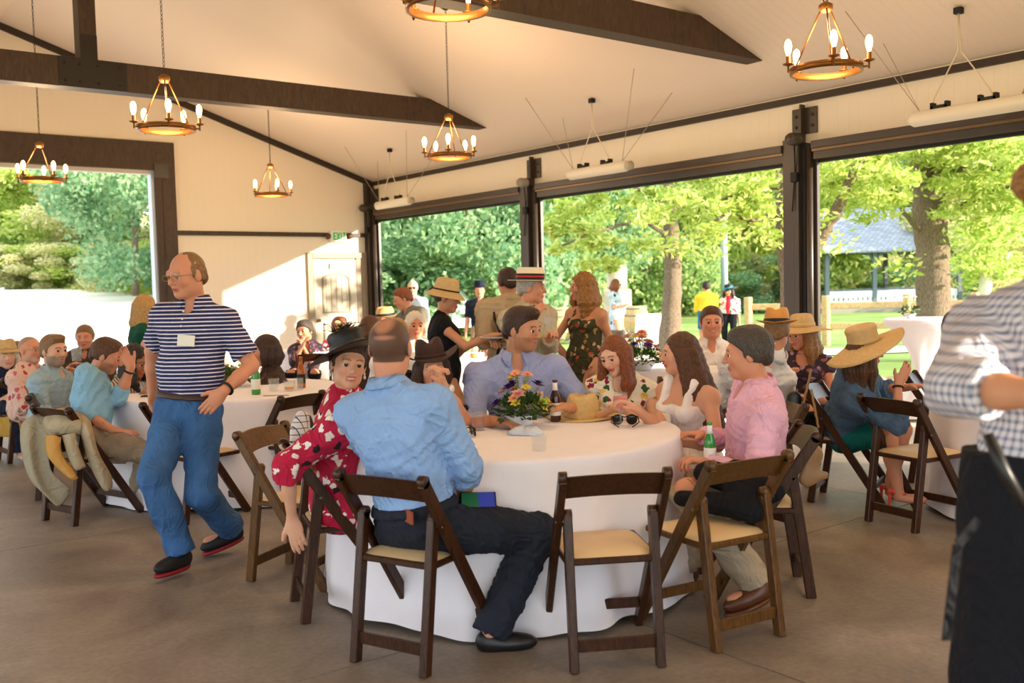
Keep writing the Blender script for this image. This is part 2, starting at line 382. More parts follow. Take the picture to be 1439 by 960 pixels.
# panelled door with casing
D = struct(bpy.data.objects.new('door_1', None)); COL.objects.link(D); D.location = (7.93, YB, 0); D['kind'] = 'structure'
m_case = mat('door_casing_paint', '#8c7c66', .45); m_door = mat('door_paint', '#b7aa94', .4)
MB().box(-.54, -.44, -.05, 0, 0, 2.16, bev=.006).box(.50, .63, -.05, 0, 0, 2.16, bev=.006).box(-.44, .50, -.05, 0, 2.06, 2.16, bev=.006).box(.40, .50, -.03, 0, 0, 2.06).build('door_casing', m_case, D)
MB().box(-.42, .40, -.02, .0, 0.01, 2.03).build('door_slab', m_door, D)
arc = [(-.27, 1.12), (.27, 1.12)]+[(.27*math.cos(a), 1.72+.09*math.sin(a)) for a in np.linspace(0, math.pi, 9)]
ring = MB(); n = len(arc)
inn = [(p[0]*.88, 1.42+(p[1]-1.42)*.92) for p in arc]
ring.add([(p[0], -.035, p[1]) for p in arc]+[(p[0], -.035, p[1]) for p in inn]+[(p[0], -.02, p[1]) for p in arc]+[(p[0], -.02, p[1]) for p in inn],
         [(k, (k+1) % n, n+(k+1) % n, n+k) for k in range(n)]+[(k, (k+1) % n, 2*n+(k+1) % n, 2*n+k) for k in range(n)]+[(n+k, n+(k+1) % n, 3*n+(k+1) % n, 3*n+k) for k in range(n)])
for i in range(5): ring.box(-.2+i*.1-.003, -.2+i*.1+.003, -.026, -.02, 1.15, 1.76)
ring.box(-.27, .27, -.035, -.02, .22, .25).box(-.27, .27, -.035, -.02, .92, .95).box(-.27, -.24, -.035, -.02, .22, .95).box(.24, .27, -.035, -.02, .22, .95)
ring.build('panel_moulding', mat('door_moulding', '#7d6e58', .4), D)
MB().box(-.09, .27, -.06, -.02, 1.90, 1.97, bev=.006).box(-.12, -.1, -.05, -.02, 1.88, 1.98).build('door_closer', mat('closer_metal', '#b5ab9a', .35, metal=.5), D)
MB().lathe([(.0, 0), (.03, 0), (.03, .05), (0, .06)], 14, M=Matrix.Translation((-.36, -.02, 1.0)) @ Matrix.Rotation(math.pi/2, 4, 'X')).build('door_handle', mat('brass_handle', '#8a7245', .3, metal=.8), D)
# exit sign
E_ = thing('exit_sign', 'white exit sign with green letters above the panelled door', 'exit sign', (7.985, YB-.02, 2.44))
MB().box(-.155, .155, -.05, .02, -.095, .095, bev=.006).build('sign_housing', mat('sign_white', '#eee9d8', .4), E_)
m_green = mat('exit_green', '#22a85a', .4, emit=.25)
def letters(parent, x0, z0, w, h, y, m, name='letters'):
    L = MB(); s = w*.24; g_ = w*.065; t_ = h*.17
    def seg(a, b): L.bar((a[0], y, a[1]), (b[0], y, b[1]), .006, t_, side=(0, 1, 0))
    x = x0
    seg((x+t_/2, z0), (x+t_/2, z0+h))
    for q in (t_/2, h/2, h-t_/2): seg((x, z0+q), (x+s, z0+q))
    x += s+g_; seg((x, z0), (x+s, z0+h)); seg((x+s, z0), (x, z0+h))
    x += s+g_; seg((x+s*.3, z0), (x+s*.3, z0+h)); x += s*.6+g_
    seg((x+s/2, z0), (x+s/2, z0+h)); seg((x, z0+h-t_/2), (x+s, z0+h-t_/2))
    L.build(name, m, parent)
letters(E_, -.105, -.065, .225, .13, -.054, m_green)
for s in (-1, 1):
    MB().box(s*.2-.02, s*.2+.02, -.05, -.0, -.05, .0).lathe([(.0, 0), (.03, .0), (.045, .05), (0, .055)], 12, M=Matrix.Translation((s*.21, -.04, .0)) @ Matrix.Rotation(math.pi/2, 4, 'X')).build('emergency_lamp', mat('lamp_brown', '#5a4030', .5), E_)

# ------------------------------------------------------------------ chandeliers
m_brass = mat('aged_brass', '#8a5a2a', .35, metal=.75, noise=.15); m_iron = mat('dark_iron_chain', '#2a1d14', .5, metal=.4)
m_bulb = mat('lit_edison_bulb', '#ffcf8a', .2, emit=9)
LAMPS = [(5.74, 8.38, 'hanging over the standing guests in the middle'), (5.74, 12.8, 'small and far, near the back wall right of the big opening'), (5.60, 3.80, 'upper right, in front of the second truss end'),
         (2.72, 8.05, 'in front of the king post truss, large at upper left'), (2.66, 12.2, 'far left, hanging before the big back opening'), (3.0, 4.35, 'directly above the main table, cut by the top edge'),
         (2.75, .3, 'above the photographer'), (5.7, -.6, 'near the front of the hall, out of frame')]
for k, (x, y, lab) in enumerate(LAMPS):
    z = 2.86 if k != 5 else 3.0
    C_ = thing('ring_chandelier', 'brass ring chandelier, '+lab, 'chandelier', (x, y, z), .3+k*.55, None)
    zc = roof_z(x)-z
    R_ = .225
    rg = MB(); rg.lathe([(R_-.012, -.02), (R_+.006, -.02), (R_+.006, .022), (R_-.012, .022), (R_-.012, -.02)], 40); rg.build('ring', m_brass, C_)
    hub = .40
    MB().lathe([(0, hub-.03), (.03, hub-.03), (.045, hub-.01), (.045, hub+.02), (.012, hub+.04), (0, hub+.04)], 16).build('hub', m_brass, C_)
    for j in range(3):
        a = j*2*math.pi/3+.4
        MB().tube([(.03*math.cos(a), .03*math.sin(a), hub), (R_*math.cos(a), R_*math.sin(a), .02)], .006, 8).build('rod', m_brass, C_)
    ch = MB(); zz = hub+.07; i = 0
    ch.tube([(.022*math.cos(q), 0, hub+.06+.022*math.sin(q)) for q in np.linspace(0, 2*math.pi, 10)], .004, 5)
    while zz < zc-.05:
        q = [(.009*math.cos(u_), .0, .022*math.sin(u_)) for u_ in np.linspace(0, 2*math.pi, 7)]
        if i % 2: q = [(p[1], p[0], p[2]) for p in q]
        ch.tube([(p[0], p[1], p[2]+zz+.02) for p in q], .0032, 4, cap=False); zz += .034; i += 1
    ch.build('chain', m_iron, C_)
    MB().lathe([(0, zc-.05), (.02, zc-.05), (.06, zc-.02), (.06, zc+.02), (0, zc+.02)], 16).build('canopy', m_iron, C_)
    for j in range(5):
        a = j*2*math.pi/5; cx, cy = .265*math.cos(a), .265*math.sin(a)
        arm = MB().bar((R_*math.cos(a), R_*math.sin(a), -.005), (cx*1.02, cy*1.02, -.005), .012, .012, side=(0, 0, 1))
        arm.lathe([(0, -.02), (.006, -.02), (.006, .02), (.034, .03), (.036, .036), (.014, .04), (.014, .085), (0, .085)], 14, c=(cx, cy, 0))
        arm.build('candle_arm', m_brass, C_)
        MB().lathe([(0, .085), (.011, .087), (.014, .10), (.021, .125), (.024, .15), (.019, .178), (.008, .192), (0, .195)], 14, c=(cx, cy, 0)).build('bulb', m_bulb, C_)
    ld = bpy.data.lights.new('chandelier_glow', 'POINT'); ld.energy = 46; ld.color = (1, .66, .36); ld.shadow_soft_size = .2
    lo = bpy.data.objects.new('chandelier_glow', ld); COL.objects.link(lo); lo.parent = C_; lo.location = (0, 0, .26)

# ------------------------------------------------------------------ hanging tube heaters
m_hw = mat('heater_enamel', '#d9d0bf', .4); m_wire = mat('steel_wire', '#a89a88', .5)
for k, y in enumerate((13.05, 8.42, 4.0)):
    Hh = thing('tube_heater', 'long pale tube fixture hung on wires near the right wall, '+['smallest, by the far corner', 'over the middle bay', 'largest, at the right edge'][k], 'heater', (7.85, y, 2.83))
    MB().tube([(0, -.52, 0), (0, -.47, 0), (0, .47, 0), (0, .52, 0)], [.035, .065, .065, .035], 14).build('tube', m_hw, Hh)
    MB().tube([(0, -.56, 0), (0, -.50, 0)], .05, 12).build('end_cap', mat('heater_cap', '#b0a48e', .5), Hh)
    for yy in (-.16, .24): MB().box(-.03, .03, yy-.07, yy+.07, .055, .085).box(-.03, .03, yy-.075, yy-.05, .05, .11).box(-.03, .03, yy+.05, yy+.075, .05, .11).build('bracket', m_black, Hh)
    for s in (-1, 1):
        for dx in (-.3, .29):
            zt = roof_z(7.85+dx)-2.83
            MB().tube([(0, s*.42, .06), (dx, s*.93, zt)], .0035, 4).build('hanging_wire', m_wire, Hh)
    zt = roof_z(7.9)-2.83
    MB().tube([(.02, .1, zt), (.02, .1, .5), (.02, .3, .16), (.02, .34, .06)], .006, 5).tube([(.03, .1, zt), (.03, .08, .5), (.03, -.15, .16), (.03, -.2, .06)], .006, 5).build('power_cord', mat('white_cord', '#d8cbb4', .5), Hh)
    MB().box(-.0, .06, .07, .13, zt-.05, zt).build('ceiling_box', m_black, Hh)
# ceiling fan, one blade in the picture
Fn = thing('ceiling_fan', 'dark ceiling fan near the ridge, one blade tip in view at the top', 'fan', at(575, -75, 7.0)+Vector((0, 0, 0)))
m_fan = mat('dark_fan_blade', '#3a2b20', .5)
fz = Fn.location.z; rt_ = roof_z(Fn.location.x)-fz
MB().lathe([(0, -.12), (.09, -.1), (.12, -.03), (.12, .05), (.05, .1), (0, .1)], 20).build('motor', m_fan, Fn)
MB().tube([(0, 0, .08), (0, 0, rt_)], .016, 8).build('downrod', m_fan, Fn)
dirv = at(700, 18, 7.0) - Fn.location; a0 = math.atan2(dirv.y, dirv.x)
for j in range(5):
    a = a0 + j*2*math.pi/5
    M = Matrix.Rotation(a, 4, 'Z') @ Matrix.Rotation(.2, 4, 'X')
    bl = MB(); q = [(.12, -.03), (.25, -.07), (.8, -.085), (.86, -.05), (.86, .05), (.8, .075), (.25, .06), (.12, .03)]
    bl.prism(q, lambda p, t, M=M: M @ Vector((p[0], p[1], -.006+.012*t))); bl.build('blade', m_fan, Fn)
struct(MB().box(XR, XR+.15, YF, 1.4, 0, 2.88).build('wall_right', m_wallr))  # unseen bay added as solid wall to keep sunbeams off the floor
# ------------------------------------------------------------------ folding chairs
m_cw = wood('walnut_chair_wood', '#241208', '#4c2a14', .34, (14, 14, 2.5)); m_pad = mat('tan_vinyl_pad', '#d8bb8e', .45, noise=.06, bump=.1, bscale=60)
m_hinge = mat('chair_bolt', '#8f8778', .35, metal=.8)
m_cw2 = wood('golden_walnut_wood', '#432912', '#6e4a1e', .34, (14, 14, 2.5))
def make_chair(label, group, loc, f, seatw=None, wd=None):
    wd = wd or m_cw
    a = math.atan2(f.y, f.x) - math.pi/2
    C_ = thing('folding_chair', label, 'chair', (loc[0], loc[1], 0), a, group)
    for s in (-1, 1):
        m = MB(); x = s*.205
        # long rail: back top to front foot, rounded top end
        m.bar((x, -.235, .765), (x, .27, .0), .030, .050, side=(1, 0, 0), bev=.004)
        m.lathe([(0, -.015), (.025, -.015), (.025, .015), (0, .015)], 14, M=Matrix.Translation((x, -.235, .768)) @ Matrix.Rotation(math.pi/2, 4, 'Y'))
        m.build('side_rail', wd, C_)
        m = MB(); x = s*.172
        m.bar((x, -.215, 0), (x, -.13, .60), .034, .046, side=(1, 0, 0), bev=.004)
        m.lathe([(0, -.017), (.023, -.017), (.023, .017), (0, .017)], 14, M=Matrix.Translation((x, -.13, .60)) @ Matrix.Rotation(math.pi/2, 4, 'Y'))
        m.build('leg', wd, C_)
        MB().tube([(s*.155, -.13, .575), (s*.22, -.13, .575)], .008, 8).build('bolt', m_hinge, C_)
    # curved back board
    b_ = MB(); n = 14; vs = []; fs = []
    for i in range(n+1):
        u = -1+2*i/n; x = u*.194; bow = -.028*(1-u*u); top = .012*(1-u*u)
        for (zz, o) in ((.675, 0), (.77+top, 0), (.77+top, .014), (.675, .014)):
            yy = -.235+(.765-zz)*.66*1.0+bow+o-.004
            vs.append((x, yy, zz+(-.012*u*u+.012 if zz < .7 else 0)))
    for i in range(n):
        for k in range(4): fs.append((i*4+k, i*4+(k+1) % 4, i*4+4+(k+1) % 4, i*4+4+k))
    fs.append((0, 1, 2, 3)); fs.append((n*4, n*4+3, n*4+2, n*4+1))
    b_.add(vs, fs, 0); b_.build('backrest', wd, C_)
    MB().bar((-.16, -.20, .10), (.16, -.20, .10), .05, .016, side=(0, 0, 1), bev=.003).build('stretcher', wd, C_)
    MB().bar((-.19, .185, .128), (.19, .185, .128), .045, .016, side=(0, 0, 1), bev=.003).build('stretcher', wd, C_)
    MB().box(-.19, .19, -.17, .235, .405, .432, bev=.006).build('seat_frame', wd, C_)
    pd = MB(); nn = 10; vs = []; fs = []
    for i in range(nn+1):
        for j in range(nn+1):
            u = -1+2*i/nn; v = -1+2*j/nn; h = .022*(1-max(abs(u), abs(v))**6)
            cx = 1-.06*max(0, abs(u)+abs(v)-1.7)/.3
            vs.append((u*.178*cx, .033+v*.19*cx, .432+h))
    for i in range(nn):
        for j in range(nn): fs.append((i*(nn+1)+j, (i+1)*(nn+1)+j, (i+1)*(nn+1)+j+1, i*(nn+1)+j+1))
    pd.add(vs, fs, 0, True); pd.build('seat_pad', m_pad, C_)
    return C_
proto = {}
def chair(label, rear, f, group=None, wd=None):
    """rear: floor point midway between the two rear feet"""
    f = Vector((f[0], f[1], 0)).normalized(); loc = Vector((rear[0], rear[1], 0)) + f*.215
    key = (wd or m_cw).name
    if key not in proto:
        proto[key] = make_chair(label, group, loc, f, wd=wd); return proto[key]
    c = dup(proto[key], (loc.x, loc.y, 0), math.atan2(f.y, f.x)-math.pi/2, label)
    if group: c['group'] = group
    elif 'group' in c: del c['group']
    return c
T1 = Vector((3.01, 3.95, 0)); T2 = Vector((2.85, 7.25, 0))
chair('dark folding chair under the man in the light blue shirt, nearest the camera', (1.895, 3.29), (.93, .37))
chair('empty dark folding chair squarely in front of the main table, seat pad in view', (2.565, 2.69), (.51, .86))
chair('empty golden brown folding chair at the right front of the main table', (3.16, 2.53), (.16, .985), wd=m_cw2)
chair('dark folding chair of the man in the pink shirt, tan bag hung on its back', (3.96, 2.83), (-.72, .69))
chair('dark folding chair under the woman in the red floral dress', (1.93, 4.17), (.955, -.30))
chair('olive glinting folding chair left of the red floral woman, back to the aisle', (2.10, 4.88), (.50, -.86), wd=m_cw2)
chair('empty folding chair with a white card on its back, behind the olive one', (2.98, 6.30), (-.35, .93))
chair('dark folding chair at the left table, half hidden by the striped polo man', (2.07, 6.42), (.96, .28))
chair('dark folding chair draped with a beige blazer, at the left table', (1.51, 6.92), (.93, .30))
chair('dark folding chair at the left edge with a mustard bag on it', (1.72, 9.95), (.99, .1))
chair('empty dark folding chair with wide pale seat before the right table', (5.30, 3.17), (.985, -.17))
chair('dark folding chair under the woman in the denim jacket', (5.68, 3.95), (.36, -.93))
chair('dark folding chair behind the man in the lavender shirt', (4.30, 5.25), (-.72, -.69))
chair('dark folding chair behind the woman in the brown woven hat', (3.25, 5.62), (-.1, -1))
chair('dark folding chair behind the young woman in the citrus print top', (4.72, 4.40), (-.98, -.2))
chair('dark folding chair behind the woman in the white tank top', (4.72, 3.55), (-.97, .2))
chair('dark folding chair on the near side of the table beside the black sleeveless top', (5.00, 8.05), (.8, .6))
chair('dark folding chair at the far table below the cream bouquet', (5.1, 10.35), (.5, .86))
chair('dark folding chair under the bearded man, left table', (1.62, 8.0), (.95, -.3))
chair('golden brown folding chair of the man in the straw fedora', (5.55, 5.02), (.5, .86), wd=m_cw2)

# ------------------------------------------------------------------ tables: draped cloths
def drape(name, label, c, R, h, folds, amp, m, flare=.10, seed=1, group=None, sq=None):
    rnd = random.Random(seed); ph = [rnd.uniform(0, 6.28) for _ in range(4)]; N = 220; mb = MB(); vs = []; fs = []
    prof = [(0, h)]+[(R*t_, h) for t_ in (.3, .6, .85, .95)]+[(R-.012, h-.001), (R-.002, h-.006), (R+.004, h-.02)]
    nz = 22; lo_ = .02
    prof += [(None, h-.02-(h-.02-lo_)*((i+1)/nz)) for i in range(nz)]
    for j, (r, z) in enumerate(prof):
        for k in range(N):
            a = 2*math.pi*k/N
            if r is None:
                t_ = (h-.02-z)/(h-.02-lo_)
                w1 = math.sin(folds*a+ph[0]+1.3*math.sin(3*a+ph[1])); w2 = math.sin((folds*1.7)*a//1*0+(folds+5)*a+ph[2]+2*math.sin(2*a+ph[3]))
                rr_ = R+.004+flare*t_**1.0*.55+amp*(t_**.8)*(.75*w1+.45*w2)
                zz = z + (.012*math.sin(5*a+ph[1]) if t_ > .98 else 0)
            else: rr_, zz = r, z
            sqf = 1
            if sq: sqf = 1/max(abs(math.cos(a)), abs(math.sin(a)))**sq
            vs.append((rr_*sqf*math.cos(a), rr_*sqf*math.sin(a), zz))
    for j in range(1, len(prof)-1):
        for k in range(N):
            a = j*N+k; b_ = j*N+(k+1) % N; fs.append((a, b_, b_+N, a+N))
    fs.append([N+k for k in range(N)][::-1])
    mb.add(vs, fs, 0, True)
    o = mb.build(name, m, None, (c[0], c[1], 0)); return tag(o, label, 'tablecloth', group)
m_cloth = mat('white_linen', '#efeaf0', .75, spec=.25, noise=.02, bump=.15, bscale=30, sheen=.2)
drape('tablecloth', 'white floor-length cloth on the large round main table in the centre', T1, .885, .762, 13, .035, m_cloth, seed=3)
drape('tablecloth', 'white floor-length cloth on the round table behind the man in the striped polo', T2, .86, .762, 12, .035, m_cloth, seed=8)
drape('tablecloth', 'white cloth on the small far table near the panelled door', (5.75, 11.25), .62, .762, 10, .03, m_cloth, seed=5)
drape('tablecloth', 'white cloth on the table beside the woman in the black top', (5.85, 8.55), .75, .762, 11, .03, m_cloth, seed=6)
drape('tablecloth', 'white cloth on the table with the orange bouquet behind the red-haired woman', (6.45, 6.15), .72, .762, 11, .03, m_cloth, seed=7)
drape('tablecloth', 'white floor-length cloth on the table at the right edge, behind the checked shirt', (6.55, 2.62), .86, .762, 12, .035, m_cloth, seed=9)
# cocktail table with a stretch cover, outside
ck = at(1296, 447, 10.2); hb = ck.z
mbk = MB(); prf = [(0, hb), (.37, hb), (.385, hb-.012), (.385, hb-.05)]
def _ck(p, a, j):
    return p
for i in range(1, 15):
    t_ = i/14; z = hb-.05-t_*(hb-.05-.03); r = .385*(1-t_)**1.0*.9+.12*math.sin(min(1, t_*1.1)*math.pi)*0+.10*t_**.3
    r = max(.10, .385-.30*math.sin(min(t_, .5)*math.pi)) if t_ < .5 else .085+.24*((t_-.5)*2)**1.5
    prf.append((r, z))
def ckf(p, a, j):
    if j < 3: return p
    f = 1+.10*math.cos(4*a)*min(1, (j-2)/5); return Vector((p.x*f, p.y*f, p.z))
mbk.lathe(prf, 64, fn=ckf)
tag(mbk.build('cocktail_table', m_cloth, None, (ck.x, ck.y, 0)), 'tall cocktail table in a white stretch cover outside the right bay', 'table')
far_t = on_z(921, 491)
drape('tablecloth', 'small white draped table on the lawn beside the tree', (far_t.x, far_t.y), .42, .80, 9, .02, m_cloth, seed=12)

# ------------------------------------------------------------------ table things
TZ = .765
def put(px_, py_, z=TZ): return on_z(px_, py_, z)
m_gl = mat('clear_glass', '#cfd8da', .05, spec=1.0, alpha=.16)
m_amber = mat('amber_ale', '#b05a1c', .15); m_green_gl = mat('green_bottle_glass', '#2f8f33', .1, spec=.8); m_brown_gl = mat('brown_bottle_glass', '#3a1408', .12, spec=.7)
m_label = mat('paper_label', '#e9e6dc', .6); m_foil = mat('white_foil', '#f0ece6', .4)
def bottle(label, loc, glass, lab=None, neck=None, s=1.0):
    B_ = thing('beer_bottle', label, 'bottle', loc)
    MB().lathe([(r*s, z*s) for r, z in [(0, 0), (.028, 0), (.031, .006), (.031, .125), (.027, .15), (.015, .18), (.0125, .2), (.0125, .225), (.0145, .228), (.0145, .236), (.008, .238), (0, .238)]], 20).build('glass', glass, B_)
    if lab: MB().lathe([(.0315*s, .035*s), (.0322*s, .036*s), (.0322*s, .105*s), (.0315*s, .106*s)], 20).build('paper_label', lab, B_)
    if neck: MB().lathe([(.0165*s, .178*s), (.0138*s, .2*s), (.0135*s, .222*s)], 20).build('neck_label', neck, B_)
    return B_
def tumbler(label, loc, r=.035, h=.09, fill=.5, liq=None, name='glass_tumbler', group=None, m=None):
    G_ = thing(name, label, 'glass', loc, 0, group)
    MB().lathe([(0, 0), (r*.85, 0), (r, h), (r*.94, h), (r*.8, .008), (0, .008)], 20).build('cup', m or m_gl, G_)
    if liq: MB().lathe([(0, .01), (r*.80, .01), (r*(.8+.14*fill), h*fill), (0, h*fill)], 20).build('drink', liq, G_)
    return G_
m_stem = mat('leaf_green', '#3c5a26', .6, noise=.3, nscale=20); m_stem2 = mat('pale_stem_green', '#8a9450', .6)
FC = {k: mat('petal_'+k, v, .6) for k, v in dict(yellow='#f2dc50', peach='#f0ae88', purple='#4a1c78', pink='#e8a9a0', lime='#a8cc3a', orange='#e88a4a', cream='#f4e6c8').items()}
def petals(mb, c, r, n, tilt, up, mi=0):
    up = Vector(up).normalized(); x = up.orthogonal().normalized(); y = up.cross(x)
    for k in range(n):
        a = 2*math.pi*k/n; d = x*math.cos(a)+y*math.sin(a); s_ = up.cross(d)
        tip = c+d*r*math.cos(tilt)+up*r*math.sin(tilt); mid = c+d*r*.55*math.cos(tilt)+up*r*.65*math.sin(tilt)+up*r*.1
        mb.add([c, mid+s_*r*.3, tip, mid-s_*r*.3, mid-up*r*.12], [(0, 1, 4), (1, 2, 4), (2, 3, 4), (3, 0, 4)], mi, True)
def bouquet(label, loc, R, H, cols, seed, bowl=True, n_leaf=150, blooms=16, tall=10):
    rnd = random.Random(seed); B_ = thing('flower_centerpiece', label, 'flowers', loc)
    if bowl: MB().lathe([(0, 0), (R*.32, 0), (R*.36, .01), (R*.62, H*.22), (R*.58, H*.22), (R*.3, .02), (0, .02)], 28).build('bowl', mat('white_ceramic', '#e6e9f0', .3), B_)
    zb = H*.2
    lf = MB()
    for i in range(n_leaf):
        a = rnd.uniform(0, 6.283); e = rnd.uniform(-.35, 1.2); d = Vector((math.cos(a)*math.cos(e), math.sin(a)*math.cos(e), math.sin(e)))
        r = R*rnd.uniform(.35, .95); p = Vector((0, 0, zb+.02))+Vector((d.x*r, d.y*r, d.z*r*.55))
        L = rnd.uniform(.03, .06); s_ = d.cross(Vector((rnd.uniform(-1, 1), rnd.uniform(-1, 1), 1))).normalized()*L*.33; t_ = (d+Vector((0, 0, rnd.uniform(-.6, .5)))).normalized()*L
        lf.add([p, p+t_*.5+s_, p+t_, p+t_*.5-s_, p+t_*.5+d*.004], [(0, 1, 4), (1, 2, 4), (2, 3, 4), (3, 0, 4)], 0, True)
    lf.build('foliage', m_stem, B_)
    st = MB(); tp = []
    for i in range(tall):
        a = rnd.uniform(0, 6.283); l = rnd.uniform(.1, .85)*R; hgt = H*rnd.uniform(.65, 1.0); e = Vector((math.cos(a)*l, math.sin(a)*l, hgt)); st.tube([(0, 0, zb), (e.x*.35, e.y*.35, hgt*.6), e], .0022, 5)
        for q in range(5):
            c = Vector((e.x*.7, e.y*.7, hgt*.7)).lerp(e, q/4); petals(st, c+Vector((rnd.uniform(-.01, .01),)*3), .014, 3, .5, (rnd.uniform(-1, 1), rnd.uniform(-1, 1), .5))
        tp.append(e)
    for i in range(6):
        a = rnd.uniform(0, 6.283); st.tube([(0, 0, zb), (math.cos(a)*R*.8, math.sin(a)*R*.8, H*.45), (math.cos(a)*R*1.35, math.sin(a)*R*1.35, H*.38)], .002, 4)
    st.build('stems', m_stem2, B_)
    for i in range(blooms):
        a = rnd.uniform(0, 6.283); e = rnd.uniform(.05, 1.35); r = R*rnd.uniform(.7, .9)
        c = Vector((math.cos(a)*math.cos(e)*r, math.sin(a)*math.cos(e)*r, zb+.03+math.sin(e)*H*rnd.uniform(.4, .6))) if i >= 4 or not tall else tp[i % len(tp)]
        mb = MB(); up = (c-Vector((0, 0, zb-.05))).normalized(); rr = rnd.uniform(.032, .052)*(R/.16)**.5
        for l_ in range(3): petals(mb, c+up*.003*l_, rr*(1-.25*l_), 6, .25+.4*l_, up)
        mb.build('blossom', FC[cols[i % len(cols)]], B_)
    return B_
bouquet('low centerpiece of yellow, peach and purple flowers in a white bowl on the main table', put(733, 600), .15, .30, ['peach', 'peach', 'pink', 'pink', 'yellow', 'purple', 'yellow', 'peach', 'purple', 'lime', 'yellow', 'purple'], 4, n_leaf=260, blooms=20, tall=12)
bouquet('bouquet of orange and peach flowers in a white bowl on the table behind', put(903, 520), .20, .34, ['peach', 'orange', 'yellow', 'pink', 'cream', 'purple'], 9, n_leaf=240, blooms=22)
bouquet('pale cream bouquet on the far table near the panelled door', put(482, 492), .2, .34, ['cream', 'cream', 'peach', 'yellow'], 13, n_leaf=160, blooms=20)
bouquet('green sprig arrangement on the table beside the woman in the black top', put(628, 500), .14, .28, ['cream', 'lime'], 14, n_leaf=160, blooms=5)
bouquet('greenery centerpiece at the left table, behind the striped polo', put(330, 543), .15, .2, ['cream', 'lime', 'cream'], 15, n_leaf=200, blooms=5)
bottle('brown beer bottle with a white label in the hand of the lavender shirt man', put(781, 592), m_brown_gl, m_label, m_foil, .95)
tumbler('plastic cup of amber beer on the left of the main table', put(672, 604), .038, .085, .75, m_amber)
tumbler('small empty glass votive on the near side of the main table', put(758, 633), .036, .07, 0, None)
bottle('green beer bottle held low by the man in the pink shirt', at(998, 657, 4.55), m_green_gl, m_foil, m_foil, .9)
bottle('green beer bottle at the front of the left table', put(360, 554), m_green_gl, m_label, m_foil, 1.05)
bottle('amber bottle at the right of the left table', put(424, 545), mat('amber_glass', '#a85a18', .12), m_black, None, 1.0)
tumbler('clear tumbler right of the green bottle on the left table', put(385, 549), .042, .09, .3, None)
tumbler('glass with an orange slice of drink on the left table', put(407, 549), .042, .075, .4, mat('orange_drink', '#e8a030', .2))
tumbler('clear glass beside the black phone, left side of the left table', put(205, 553), .042, .09, .3, mat('pale_drink', '#e6e2b0', .2))
tumbler('clear glass at the far right of the left table', put(420, 548), .038, .09, .2, None)
tumbler('glass of beer on the table beside the woman in the black top', put(666, 504), .045, .13, .4, mat('gold_beer', '#e0a840', .2))
tumbler('red drink on the table beside the woman in the black top', put(686, 502), .045, .10, .9, mat('red_drink', '#c85a38', .2))
tumbler('clear water glass on the table of the bearded man, left', at(108, 508, 8.6), .045, .12, .3, None)
def shades(label, loc, rz, m=None, s=1.0):
    S = thing('sunglasses', label, 'sunglasses', loc, rz); mm = m or mat('tortoise_frame', '#3a1a10', .25)
    for k in (-1, 1):
        MB().lathe([(0, -.004), (.024*s, -.004), (.026*s, 0), (.022*s, .004), (0, .006)], 16, M=Matrix.Translation((k*.032*s, 0, .024*s)) @ Matrix.Rotation(1.35, 4, 'X')).build('lens', mat('dark_lens', '#1c1210', .1), S)
        MB().tube([(k*.06*s, 0, .034*s), (k*.062*s, .06*s, .02*s), (k*.03*s, .11*s, .006)], .003, 6).build('temple', mm, S)
    MB().tube([(-.06*s, 0, .036*s), (-.03*s, -.003, .044*s), (0, -.004, .034*s), (.03*s, -.003, .044*s), (.06*s, 0, .036*s)], .0035, 6).build('frame', mm, S)
shades('brown sunglasses lying right of the straw hat on the main table', put(878, 597), 2.4, s=1.15)
shades('dark sunglasses beside the cup of beer on the main table', put(664, 612), 1.2, mat('black_frame', '#15100e', .3))
# phone, cards
m_ph = mat('phone_black', '#0c0c10', .2, spec=.6)
ph = thing('smartphone', 'smartphone with a lit green and blue screen held below the main table', 'phone', at(672, 703, 4.0))
_n = (facing(10)*.8+Vector((0, 0, .6))).normalized(); _x = (RH*.95+AH*.1-_n*(RH*.95+AH*.1).dot(_n)).normalized(); _y = _n.cross(_x); qm = Matrix(((_x.x, _y.x, _n.x), (_x.y, _y.y, _n.y), (_x.z, _y.z, _n.z))).to_4x4()
MB().box(-.075, .075, -.036, .036, -.004, .004, M=qm, bev=.003).build('body', m_ph, ph)
MB().box(-.068, .0, -.032, .032, .0042, .005, M=qm).build('screen', mat('screen_green', '#1c5c3a', .2, emit=.08), ph)
MB().box(.0, .068, -.032, .032, .0042, .005, M=qm).build('screen', mat('screen_blue', '#2a3ca0', .2, emit=.12), ph)
pp = put(213, 557); ph2 = MB().box(-.07, .07, -.035, .035, 0, .009, M=Matrix.Translation(pp) @ Matrix.Rotation(-.7, 4, 'Z'), bev=.003).build('smartphone', m_ph); tag(ph2, 'black phone lying face down on the left table edge', 'phone')
pp = put(388, 556); tag(MB().box(-.09, .09, -.006, .006, 0, .004, M=Matrix.Translation(pp) @ Matrix.Rotation(-.65, 4, 'Z')).build('table_knife', mat('steel_knife', '#77706a', .3, metal=.8)), 'knife beside the green bottle on the left table', 'knife')
nk = MB(); rnd = random.Random(5)
nk.lathe([(0, .03), (.05, .028), (.085, .012), (.09, 0), (0, 0)], 14, fn=lambda p, a, j: Vector((p.x*(1+.25*math.sin(3*a)), p.y*(1+.2*math.cos(4*a)), p.z*(1+.4*math.sin(5*a)))))
tag(nk.build('napkin', mat('blue_white_napkin', '#c9d8ee', .8), None, put(741, 609)), 'crumpled pale blue napkin before the flower bowl', 'napkin')
